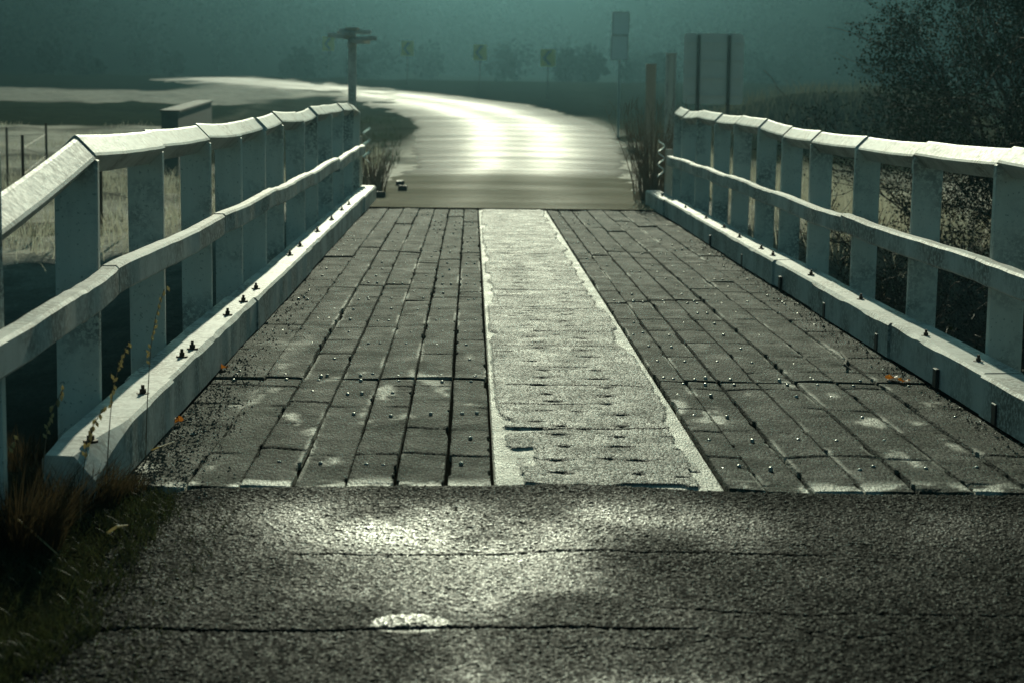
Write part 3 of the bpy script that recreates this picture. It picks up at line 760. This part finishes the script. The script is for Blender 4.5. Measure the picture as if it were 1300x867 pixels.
# posts right of the road
D = 35; b0 = base_at(851, D); p1 = empty('marker_post', b0); tag(p1, 'pale timber marker post between the dry bush and large sign', 'post')
zt = at(851, 70, D)[2] - b0[2]
mb = MB()
mb.bevel_box((0, 0, (zt - .3) / 2), (.10, .09, zt + .3), .008); mb.build('core', MAT['oldwood'], p1)
for q in (-1, 1):
    mb = MB(); mb.bevel_box((q * .0725, 0, (zt - .3) / 2), (.04, .13, zt + .3), .006); mb.build('side_batten', MAT['paint'], p1)
mb = MB(); mb.bevel_box((0, 0, zt + .017), (.19, .14, .03), .005); mb.build('cap', MAT['oldwood'], p1)
D = 40; b0 = base_at(826, D); p2 = empty('marker_post', b0); tag(p2, 'short rust brown timber post behind the dry bush', 'post')
zt = at(826, 84, D)[2] - b0[2]
mb = MB(); mb.bevel_box((0, 0, (zt - .3) / 2), (.20, .12, zt + .3), .015, None, .004); mb.build('shaft', MAT['rustpost'], p2)
mb = MB(); mb.bevel_box((0, -.0, zt + .02), (.22, .14, .035), .008); mb.build('cap', MAT['rustpost'], p2)
# culvert wall in the left field
cw = empty('culvert_wall', (-7.9, 50, float(terr(-7.9, 50)))); tag(cw, 'dark mossy concrete wall with a sunlit top rising behind the left railing', 'wall')
mb = MB(); a = np.array((0, 0)); b = np.array((-.75, 12.)); wv = .22
zt0, zt1 = .94 - cw.location.z, 1.16 - cw.location.z
vs = []
for (p, zt) in ((a, zt0), (b, zt1)):
    for q in (-wv, wv):
        for z in (-.6, zt): vs.append((p[0] + q * 1, p[1], z))
mb.add(vs, [(0, 2, 3, 1), (4, 5, 7, 6), (0, 1, 5, 4), (2, 6, 7, 3), (1, 3, 7, 5), (0, 4, 6, 2)])
mb.build('wall_body', MAT['concrete'], cw)
mb = MB(); mb.add([(vs[i][0] * 1.0 + (.04 if i in (3, 7) else -.04), vs[i][1], vs[i][2] + dz) for dz in (.002, .06) for i in (1, 3, 7, 5)], [(0, 1, 2, 3), (7, 6, 5, 4), (0, 4, 5, 1), (1, 5, 6, 2), (2, 6, 7, 3), (3, 7, 4, 0)])
mb.build('coping', MAT['concrete'], cw)
# wire fence in the left field
wf = empty('wire_fence', (-9, 38, 0)); tag(wf, 'rusty picket and wire fence in the frosty left field', 'fence')
FO = np.array((-9, 38, 0.)); tops = []
for px, py, D in ((28, 172, 34), (58, 157, 42), (84, 188, 31), (127, 196, 29.5), (167, 214, 28), (8, 162, 45)):
    p = at(px, py, D); g = float(terr(p[0], D)); mb = MB()
    for q in range(3):
        w = 2.1 * q; mb.add([np.array((p[0], D, 0)) - FO + np.array((a * math.cos(w) - b * math.sin(w), a * math.sin(w) + b * math.cos(w), z)) for z in (g - .3, p[2]) for a, b in ((0, -.004), (.03, -.004), (.03, .004), (0, .004))],
               [(0, 1, 2, 3), (4, 5, 6, 7), (0, 1, 5, 4), (1, 2, 6, 5), (2, 3, 7, 6), (3, 0, 4, 7)])
    mb.build('picket', MAT['rust'], wf); tops.append((p[0], D, max(p[2], g + .7), g))
tops.sort(key=lambda t: t[1])
for fr in (.85, .55):
    mb = MB(); mb.tube([np.array((t[0], t[1], t[3] + (t[2] - t[3]) * fr)) - FO for t in tops], .003, 4); mb.build('wire', MAT['rust'], wf)
# dark blocks lying on the approach beyond the bridge
for px, py, rz, sz, lab in ((508, 235, .1, .13, 'small dark block on the road beyond the bridge, upper of the pair'), (511, 241.5, -.05, .14, 'small dark block on the road beyond the bridge, lower of the pair'), (481, 250, .2, .17, 'dark block lying at the far end of left kerb')):
    p = on(px, py, .03); mb = MB(); mb.bevel_box((0, 0, .025), (sz, .12, .085), .012, None, .004)
    o = mb.build('stone_block', MAT['block']); o.location = p; o.rotation_euler = (0, 0, rz); tag(o, lab, 'block', 'blocks lying beyond the bridge')

# ------------------------------------------------------------------ vegetation
def blades(P, hgt, wid, lean, tone=None, curl=.5, seed=0, heading=None):
    """P (n,3) roots -> three-segment tapering blades"""
    r = np.random.default_rng(seed); n = len(P)
    hgt = np.broadcast_to(hgt, n); wid = np.broadcast_to(wid, n); lean = np.broadcast_to(lean, n)
    th = r.uniform(0, 2 * np.pi, n) if heading is None else heading
    d = np.stack([np.cos(th), np.sin(th), 0 * th], 1); ph = r.uniform(0, 2 * np.pi, n)
    s = np.stack([np.cos(ph), np.sin(ph), 0 * ph], 1)
    up = np.array((0, 0, 1.0)); V = []
    for t, w in ((0, 1), (.4, .85), (.75, .55), (1, .06)):
        c = P + up * (hgt * t * (1 - .35 * curl * t * lean))[:, None] + d * (hgt * lean * (t * .4 + t * t * .6))[:, None]
        V += [c - s * (wid * w / 2)[:, None], c + s * (wid * w / 2)[:, None]]
    V = np.stack(V, 1).reshape(-1, 3); b = (np.arange(n) * 8)[:, None]
    q = np.concatenate([b + np.array([[k, k + 1, k + 3, k + 2]]) for k in (0, 2, 4)], 0)
    tone = r.uniform(0, .35, n) if tone is None else tone
    return V, q, np.repeat(tone, 8)
def blade_obj(name, sets, mat, parent=None):
    V = []; Q = []; T_ = []; nb = 0
    for v, q, t in sets: V.append(v); Q.append(q + nb); T_.append(t); nb += len(v)
    return link(name, np_mesh(name, np.concatenate(V), np.concatenate(Q), {'tone': np.concatenate(T_)}), mat, parent)
def scatter(n, x0, x1, y0, y1, seed, keep=None, dz=-.01):
    r = np.random.default_rng(seed); x = r.uniform(x0, x1, n); y = r.uniform(y0, y1, n)
    if keep is not None:
        m = keep(x, y, r); x, y = x[m], y[m]
    return np.stack([x, y, terr(x, y) + dz], 1)
# mossy verge in the near left corner
kv = lambda x, y, r: (x < -.98 - .4 * (fbm(y * 2.2, x * 0, 3) - .5)) & (r.random(len(x)) < sstep(.30, .6, fbm(x * 4, y * 4, 8)) + .1)
P = scatter(30000, -2.4, -.7, 4.3, 7.0, 1, kv)
r = np.random.default_rng(2)
S = [blades(P, r.uniform(.02, .07, len(P)), .0035, r.uniform(.2, 1.2, len(P)), r.uniform(0, .25, len(P)), seed=3)]
P = scatter(2600, -1.32, -.82, 4.6, 6.85, 4, lambda x, y, r: r.random(len(x)) < .5)
P[:, 2] += .01
S.append(blades(P, r.uniform(.015, .04, len(P)), .003, r.uniform(.4, 1.4, len(P)), r.uniform(0, .2, len(P)), seed=5))
tag(blade_obj('verge_grass', S, MAT['darkgrass']), 'short mossy green grass on the verge at lower left', 'grass', kind='stuff')
# brown tufts below the left kerb end
def tuft(cx, cy, n, h, spread, seed, z=None):
    r = np.random.default_rng(seed); a = r.uniform(0, 6.28, n); q = np.sqrt(r.random(n)) * spread
    x = cx + q * np.cos(a); y = cy + q * np.sin(a); z_ = terr(x, y) - .01 if z is None else np.full(n, z)
    return blades(np.stack([x, y, z_], 1), r.uniform(.4, 1, n) * h, r.uniform(.0025, .005, n), r.uniform(.15, .9, n), r.uniform(0, .4, n) ** 2, seed=seed + 1, heading=a + r.normal(0, .5, n))
for k, (px, py, h, n, sp, lab) in enumerate(((95, 640, .20, 900, .16, 'reddish brown grass tuft in front of the left kerb end'), (15, 700, .34, 900, .15, 'tall brown grass tuft at the left picture edge'), (30, 590, .22, 700, .2, 'dark grass tuft behind the left kerb, beside the first post'), (150, 625, .09, 420, .10, 'low green brown tuft at the foot of the left kerb end'))):
    p = on(px, py, 0); o = blade_obj('grass_tuft', [tuft(p[0], p[1], n, h, sp, 60 + k * 3)], MAT['browngrass']); tag(o, lab, 'grass tuft', 'grass tufts by the left kerb')
# seed heads
for k, (px, py, D, h, lab) in enumerate(((198, 368, 7.6, .55, 'tall pale seed stalk in front of the second left post'), (150, 440, 6.9, .42, 'thin seed stalk leaning over the left kerb end'), (68, 495, 6.7, .40, 'seed stalk with pale husks left of the kerb end'), (118, 520, 6.5, .2, 'short bent seed stalk in the brown tuft'), (6, 560, 6.4, .3, 'pale seed stalk at the left picture edge'))):
    t = at(px, py, D); g = float(terr(t[0], D)); rt = empty('seed_stalk', (t[0] - .05, D, g - .02)); tag(rt, lab, 'grass stalk', 'seed stalks by the left railing')
    L_ = t[2] - g + .02; mb = MB(); pts = [(.05 * (q ** 2) + (0.03 * max(0, q - .8) / .2), .02 * q, L_ * q) for q in np.linspace(0, 1, 8)]
    mb.tube(pts, [.0022] * 4 + [.0017] * 4, 5); mb.build('stem', MAT['deadstem'], rt)
    mb = MB(); rr = np.random.default_rng(k)
    for q in np.linspace(.62, 1.0, 13):
        c = np.array((.05 * q * q + .03 * max(0, q - .8) / .2, .02 * q, L_ * q)) + rr.normal(0, .005, 3) + np.array(((-1) ** int(q * 60) * .006, 0, 0))
        e = .013; M = np.array(Matrix.Rotation(rr.uniform(-.8, .8), 3, 'Y'))
        mb.add([c + M @ np.array(v) for v in ((0, 0, e), (e * .5, 0, 0), (0, e * .5, 0), (-e * .5, 0, 0), (0, -e * .5, 0), (0, 0, -e))], [(0, 1, 2), (0, 2, 3), (0, 3, 4), (0, 4, 1), (5, 2, 1), (5, 3, 2), (5, 4, 3), (5, 1, 4)])
    mb.build('husks', MAT['seed'], rt)
# dry grass in the fields and on the creek's far bank
S = []
kd = lambda x, y, r: ((x < np.interp(y, [24, 37, 60], [-2.0, -1.9, -2.3])) | (x > np.interp(y, [24, 37, 60], [3.2, 3.5, 5.3]))) & (r.random(len(x)) < sstep(.38, .58, fbm(x * .6, y * .6, 15)) * .9 + .1)
P = scatter(26000, -20, -1.6, 25, 48, 71, kd); r = np.random.default_rng(72)
S.append(blades(P, r.uniform(.12, .5, len(P)), r.uniform(.006, .014, len(P)), r.uniform(.1, .8, len(P)), r.uniform(0, .5, len(P)), seed=73))
P = scatter(16000, 3, 8.5, 23.5, 46, 74, kd); r = np.random.default_rng(75)
S.append(blades(P, r.uniform(.2, .75, len(P)), r.uniform(.006, .014, len(P)), r.uniform(.1, .7, len(P)), r.uniform(0, .5, len(P)), seed=76))
P = scatter(12000, -30, -8, 48, 69.5, 80, lambda x, y, r: r.random(len(x)) < sstep(.42, .6, fbm(x * .4, y * .4, 16))); r = np.random.default_rng(81)
S.append(blades(P, r.uniform(.08, .25, len(P)), r.uniform(.012, .022, len(P)), r.uniform(.2, .8, len(P)), r.uniform(0, .4, len(P)), seed=82))
tag(blade_obj('dry_grass', S, MAT['drygrass']), 'pale dry grass in the fields on both sides beyond the creek', 'grass', kind='stuff')
S = []
P = scatter(3500, 6, 19, 57, 66, 77); r = np.random.default_rng(78)
S.append(blades(P, r.uniform(.2, .6, len(P)), r.uniform(.012, .022, len(P)), r.uniform(.2, .8, len(P)), r.uniform(0, .3, len(P)), seed=79))
tag(blade_obj('bank_grass', S, MAT['bankgrass']), 'dull grass on the bank behind the large road sign', 'grass', kind='stuff')
# dark low grass hugging the inside of the bend
S = []
P = scatter(9000, -7, -1.4, 27, 75, 84, lambda x, y, r: (x < np.interp(y, [27, 37, 43, 60, 75], [-1.9, -1.6, -1.6, -2.2, -2.8])) & (r.random(len(x)) < sstep(.4, .55, fbm(x * .9, y * .4, 18)))); r = np.random.default_rng(85)
S.append(blades(P, r.uniform(.08, .3, len(P)), .012, r.uniform(.2, .8, len(P)), seed=86))
tag(blade_obj('verge_grass', S, MAT['darkgrass']), 'dark green grass inside the bend past the left railing', 'grass', kind='stuff')
# branching shrubs
def branch(mb, leaves, p, d, L_, rad, depth, rg, spread, twig):
    pts = [np.array(p)]; dd = np.array(d); n = 5
    for k in range(n):
        dd = unit(dd + rg.normal(0, .16, 3) + np.array((0, 0, .03))); pts.append(pts[-1] + dd * L_ / n)
    mb.tube(pts, [max(.0045, rad * (1 - .5 * k / n)) for k in range(n + 1)], 5 if depth > 1 else 3, False)
    if depth <= 1: leaves += [pts[k] for k in (2, 3, 4, 5)]
    if depth == 0: return
    for k in range(twig):
        q = pts[rg.integers(2, n + 1)]; nd = unit(dd + rg.normal(0, spread, 3)); branch(mb, leaves, q, nd, L_ * rg.uniform(.5, .8), rad * .55, depth - 1, rg, spread, twig)
def leaf_quads(P, size, rg, droop=0.0):
    n = len(P); a = rg.normal(0, 1, (n, 3)); a /= np.linalg.norm(a, axis=1)[:, None]; b = np.cross(a, rg.normal(0, 1, (n, 3))); b /= np.linalg.norm(b, axis=1)[:, None]
    s = rg.uniform(.5, 1.0, n)[:, None] * size
    mid = .12 * s * np.cross(a, b)
    V = np.stack([P, P + a * s * .5 + b * s * .32 + mid, P + a * s, P + a * s * .5 - b * s * .32 + mid], 1).reshape(-1, 3)
    return V, np.arange(4 * n).reshape(n, 4)
def shrub(name, base, stems, L_, depth, seed, label, cat, mleaf, nleaf, lsize, spread=.45, twig=3, rad=.03, group=None, dirn=(0, 0, 1), mstem='bark', jit=.06, rootspread=.15, mincl=1, minr=.0):
    rg = np.random.default_rng(seed); rt = empty(name, base); tag(rt, label, cat, group)
    mb = MB(); lv = []
    for k in range(stems):
        p = np.array((rg.normal(0, rootspread), rg.normal(0, rootspread), -.1)); d = unit(np.array(dirn) + rg.normal(0, .35, 3) * np.array((1, 1, .3)))
        branch(mb, lv, p, d, L_ * rg.uniform(.75, 1.1), rad * rg.uniform(.7, 1.1), depth, rg, spread, twig)
    mb.build('trunk', MAT[mstem], rt)
    if nleaf and lv:
        P = np.array(lv)[rg.integers(0, len(lv), nleaf)] + rg.normal(0, jit, (nleaf, 3)); 
        cell = np.round(P / (lsize * 5.5)).astype(int); _, inv, cnt = np.unique(cell, axis=0, return_inverse=True, return_counts=True)
        P = P[cnt[inv.ravel()] >= mincl]; nleaf = len(P); V, Q = leaf_quads(P, lsize, rg)
        link('crown', np_mesh('crown', V, Q, {'tone': np.repeat(rg.uniform(0, .45, nleaf) ** 2, 4)}), MAT[mleaf], rt)
    return rt
def gz(x, y): return (x, y, float(terr(x, y)))
# bare, sparse-leaved tree over the right railing
shrub('bare_tree', gz(5.35, 18.5), 8, 1.9, 5, 201, 'bare twiggy tree with sparse leaves over the right railing, at the picture edge', 'tree', 'darkleaf', 16000, .035, .42, 3, .04, 'trees behind the right railing', (.0, 0, 1), 'bark', .03, .35, 4)
shrub('bare_tree', gz(6.75, 22.5), 9, 2.5, 4, 207, 'denser dark tree behind the twiggy one, leafy on its left side', 'tree', 'darkleaf', 48000, .045, .40, 3, .045, 'trees behind the right railing', (.0, 0, 1), 'bark', .10, .5, 11)
shrub('bare_tree', gz(9.1, 28.0), 12, 2.9, 4, 215, 'tall dark leafy tree farthest behind the right railing', 'tree', 'darkleaf', 90000, .06, .42, 3, .05, 'trees behind the right railing', (.0, 0, 1), 'bark', .16, .8, 13)
for k, (x, y, n, L_, lab) in enumerate(((3.75, 11.2, 5200, 1.25, 'leafy dark bush behind the last right post in view'), (3.85, 13.4, 5200, 1.2, 'leafy dark bush between the second and third right posts'), (4.1, 15.6, 4600, 1.15, 'dark bramble bush under the right middle rail'), (4.2, 18.0, 2600, 1.0, 'thin dark bush by the dry grass behind the right railing'), (5.1, 14.5, 8000, 1.4, 'large leafy bush set back from the right railing'))):
    shrub('leafy_bush', gz(x, y), 6, L_, 3, 230 + k, lab, 'bush', 'darkleaf', n, .075, .6, 3, .016, 'bushes in the creek behind the right railing', (0, 0, 1), 'bark', .09, .22)
# dry bush at the right rail end
def dry_bush(px, py, D, h, n, seed, label, sp=.16, mat='deadstem'):
    p = at(px, py, D); g = float(terr(p[0], D)); rg = np.random.default_rng(seed); mb = MB(); rt = empty('dry_bush', (p[0], D, g)); tag(rt, label, 'bush')
    for k in range(n):
        a = rg.uniform(0, 6.28); q = rg.uniform(0, sp); b = np.array((q * math.cos(a), q * math.sin(a), -.02)); ln = rg.uniform(.05, .45); hh = h * rg.uniform(.5, 1)
        pts = [b + np.array((math.cos(a) * ln * hh * t ** 1.4, math.sin(a) * ln * hh * t ** 1.4, hh * t)) + rg.normal(0, .006, 3) for t in np.linspace(0, 1, 5)]
        mb.tube(pts, [.006, .005, .004, .003, .002], 4, False)
        for w in range(4):
            i = rg.integers(2, 5); d = unit(rg.normal(0, .5, 3) + np.array((0, 0, 1.2))); mb.tube([pts[i], pts[i] + d * hh * .16], [.003, .0015], 3, False)
    mb.build('stems', MAT[mat], rt)
    return rt
dry_bush(827, 240, 27.5, 1.35, 190, 301, 'reddish dry bush standing at the far end of right railing', .26)
dry_bush(474, 232, 29, .70, 120, 302, 'small dry bush past the far end of left railing', .2)
# wooded hillside in the mist
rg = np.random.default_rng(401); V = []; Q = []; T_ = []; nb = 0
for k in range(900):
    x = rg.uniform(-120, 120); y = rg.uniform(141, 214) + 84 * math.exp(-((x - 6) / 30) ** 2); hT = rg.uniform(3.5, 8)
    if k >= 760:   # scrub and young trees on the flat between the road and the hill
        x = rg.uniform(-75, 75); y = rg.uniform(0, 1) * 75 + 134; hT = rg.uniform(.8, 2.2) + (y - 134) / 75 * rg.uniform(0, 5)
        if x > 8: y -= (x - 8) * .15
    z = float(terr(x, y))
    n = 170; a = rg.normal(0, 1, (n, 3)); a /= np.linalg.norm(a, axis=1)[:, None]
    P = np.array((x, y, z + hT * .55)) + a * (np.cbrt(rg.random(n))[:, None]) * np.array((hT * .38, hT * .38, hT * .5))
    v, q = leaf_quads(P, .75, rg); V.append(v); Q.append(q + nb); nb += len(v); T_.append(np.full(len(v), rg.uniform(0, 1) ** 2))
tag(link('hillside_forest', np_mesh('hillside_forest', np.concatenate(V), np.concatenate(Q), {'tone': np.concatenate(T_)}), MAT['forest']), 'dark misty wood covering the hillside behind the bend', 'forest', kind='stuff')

# ------------------------------------------------------------------ small litter
def leaf(px, py, z, size, lab, seed):
    rg = np.random.default_rng(seed); p = on(px, py, z); ring = []
    n = 14
    for k in range(n):
        a = 2 * math.pi * k / n; q = size * (.75 + .3 * math.cos(5 * a) + rg.normal(0, .05)); ring.append((q * math.cos(a), q * math.sin(a), .018 + .012 * math.cos(2 * a) + rg.normal(0, .003)))
    vs = [(0, 0, .010)] + ring + [(-size * 1.6, .01, .02), (-size * .7, -.002, .015), (-size * .7, .004, .015)]
    fs = [(0, 1 + k, 1 + (k + 1) % n) for k in range(n)] + [(n + 1, n + 2, n + 3)]
    me = bpy.data.meshes.new('fallen_leaf'); me.from_pydata(vs, [], fs); me.attributes.new('tone', 'FLOAT', 'POINT'); me.update()
    o = link('fallen_leaf', me, MAT['orangeleaf']); o.location = p; o.rotation_euler = (R(-14), R(8), rg.uniform(0, 6)); tag(o, lab, 'leaf', 'fallen leaves on the deck')
leaf(285, 469, .004, .042, 'orange fallen leaf beside the left kerb', 1)
leaf(1133, 482, .004, .045, 'orange fallen leaf by the right kerb, left of the pair', 2)
leaf(1147, 486, .004, .036, 'orange fallen leaf by the right kerb, right of the pair', 3)
leaf(228, 537, .004, .03, 'brown fallen leaf under the hewn kerb end', 4)
def twig(pts, rad, lab, mat='bark'):
    P = [on(a, b, z) for a, b, z in pts]; mb = MB(); o0 = P[0]
    mb.tube([p - o0 for p in P], [rad] * (len(P) - 1) + [rad * .5], 5)
    o = mb.build('twig', MAT[mat]); o.location = o0; tag(o, lab, 'twig', 'twigs on the ground')
twig([(1068, 447, .01), (1075, 456, .012), (1072, 463, .03), (1080, 469, .012)], .008, 'crooked twig on the deck by the right kerb')
twig([(192, 571, .015), (202, 567, .03), (222, 560, .012)], .003, 'straw stalk at the foot of the left kerb', 'seed')
twig([(18, 655, .13), (45, 678, .08), (74, 704, .02)], .004, 'dry straw stalk leaning in the lower left grass', 'seed')
twig([(136, 676, .02), (148, 668, .04), (162, 666, .03)], .005, 'small bent pale twig on the grass verge', 'seed')
# grit collected along both kerbs
rg = np.random.default_rng(501); mb = MB()
for k in range(2600):
    if k < 1700: x = -1.33 + abs(rg.normal(0, .13)); y = 6.9 + rg.exponential(2.4)
    else: x = 2.44 - abs(rg.normal(0, .09)); y = rg.uniform(7.2, 20)
    if y > 24: continue
    e = rg.uniform(.002, .008); q = rg.normal(0, .3, (4, 3)); b = np.array((x, y, .004 + e * .5))
    mb.add([b + e * (np.array(v) + q[i]) for i, v in enumerate(((1, 0, -.5), (-.6, .9, -.5), (-.6, -.9, -.5), (0, 0, .9)))], [(0, 1, 2), (0, 3, 1), (1, 3, 2), (2, 3, 0)])
tag(mb.build('kerb_grit', MAT['litter']), 'gritty litter gathered along the foot of both kerbs', 'grit', kind='stuff')

# ------------------------------------------------------------------ air
mb = MB(); mb.add([(sx, sy, sz) for sz in (-5, 42) for sx, sy in ((-170, -34), (170, -34), (170, 332), (-170, 332))], [(0, 3, 2, 1), (4, 5, 6, 7), (0, 1, 5, 4), (1, 2, 6, 5), (2, 3, 7, 6), (3, 0, 4, 7)])
hm = bpy.data.materials.new('morning_haze'); hm.use_nodes = True; t = hm.node_tree
t.nodes.remove(t.nodes['Principled BSDF']); pv = t.nodes.new('ShaderNodeVolumePrincipled')
pv.inputs['Color'].default_value = (.40, .84, 1.0, 1); pv.inputs['Density'].default_value = .00082; pv.inputs['Anisotropy'].default_value = .94
t.links.new(pv.outputs[0], t.nodes['Material Output'].inputs['Volume'])
tag(mb.build('haze', hm), 'thin morning haze filling the valley', 'haze', kind='stuff')

# ------------------------------------------------------------------ light
SUN_EL, SUN_AZ = R(18.5), R(.7)   # azimuth measured from +Y towards +X
sd = Vector((math.sin(SUN_AZ) * math.cos(SUN_EL), math.cos(SUN_AZ) * math.cos(SUN_EL), math.sin(SUN_EL)))
L_ = bpy.data.lights.new('sun', 'SUN'); L_.energy = 5.0; L_.angle = R(.53); L_.color = (.95, .97, .72)
so = bpy.data.objects.new('sun', L_); COL.objects.link(so); so.rotation_euler = sd.to_track_quat('Z', 'Y').to_euler(); so.location = (0, 60, 60)
w = bpy.data.worlds.new('World'); SC.world = w; w.use_nodes = True; wt = w.node_tree
sky = wt.nodes.new('ShaderNodeTexSky'); sky.sky_type = 'NISHITA'; sky.sun_disc = False; sky.sun_elevation = SUN_EL; sky.sun_rotation = SUN_AZ
bg = wt.nodes['Background']; bg.inputs['Strength'].default_value = .08
tn = wt.nodes.new('ShaderNodeMix'); tn.data_type = 'RGBA'; tn.blend_type = 'MULTIPLY'; tn.inputs[0].default_value = 1
wt.links.new(sky.outputs[0], tn.inputs[6]); tn.inputs[7].default_value = (.46, .90, .77, 1); wt.links.new(tn.outputs[2], bg.inputs[0])

# ------------------------------------------------------------------ camera and render settings
cd = bpy.data.cameras.new('camera'); cam = bpy.data.objects.new('camera', cd); COL.objects.link(cam); SC.camera = cam
cd.sensor_width = 36; cd.lens = F / 1300 * 36; cd.clip_start = .1; cd.clip_end = 1000
M = Matrix([list(r_) for r_ in W2C.T]).to_4x4(); M.translation = Vector((0, 0, H)); cam.matrix_world = M
cd.dof.use_dof = True; cd.dof.focus_distance = 10.0; cd.dof.aperture_fstop = 4.5
vs_ = SC.view_settings; SC.display_settings.display_device = 'sRGB'
vs_.view_transform = 'Standard'; vs_.look = 'None'; vs_.gamma = 1; vs_.exposure = -0.7; vs_.use_curve_mapping = False
SC.render.engine = 'CYCLES'; c = SC.cycles
c.use_denoising = True; c.denoiser = 'OPENIMAGEDENOISE'; c.max_bounces = 6; c.diffuse_bounces = 3; c.glossy_bounces = 3; c.transmission_bounces = 3
c.volume_bounces = 0; c.transparent_max_bounces = 8; c.use_adaptive_sampling = False; c.sample_clamp_indirect = 6
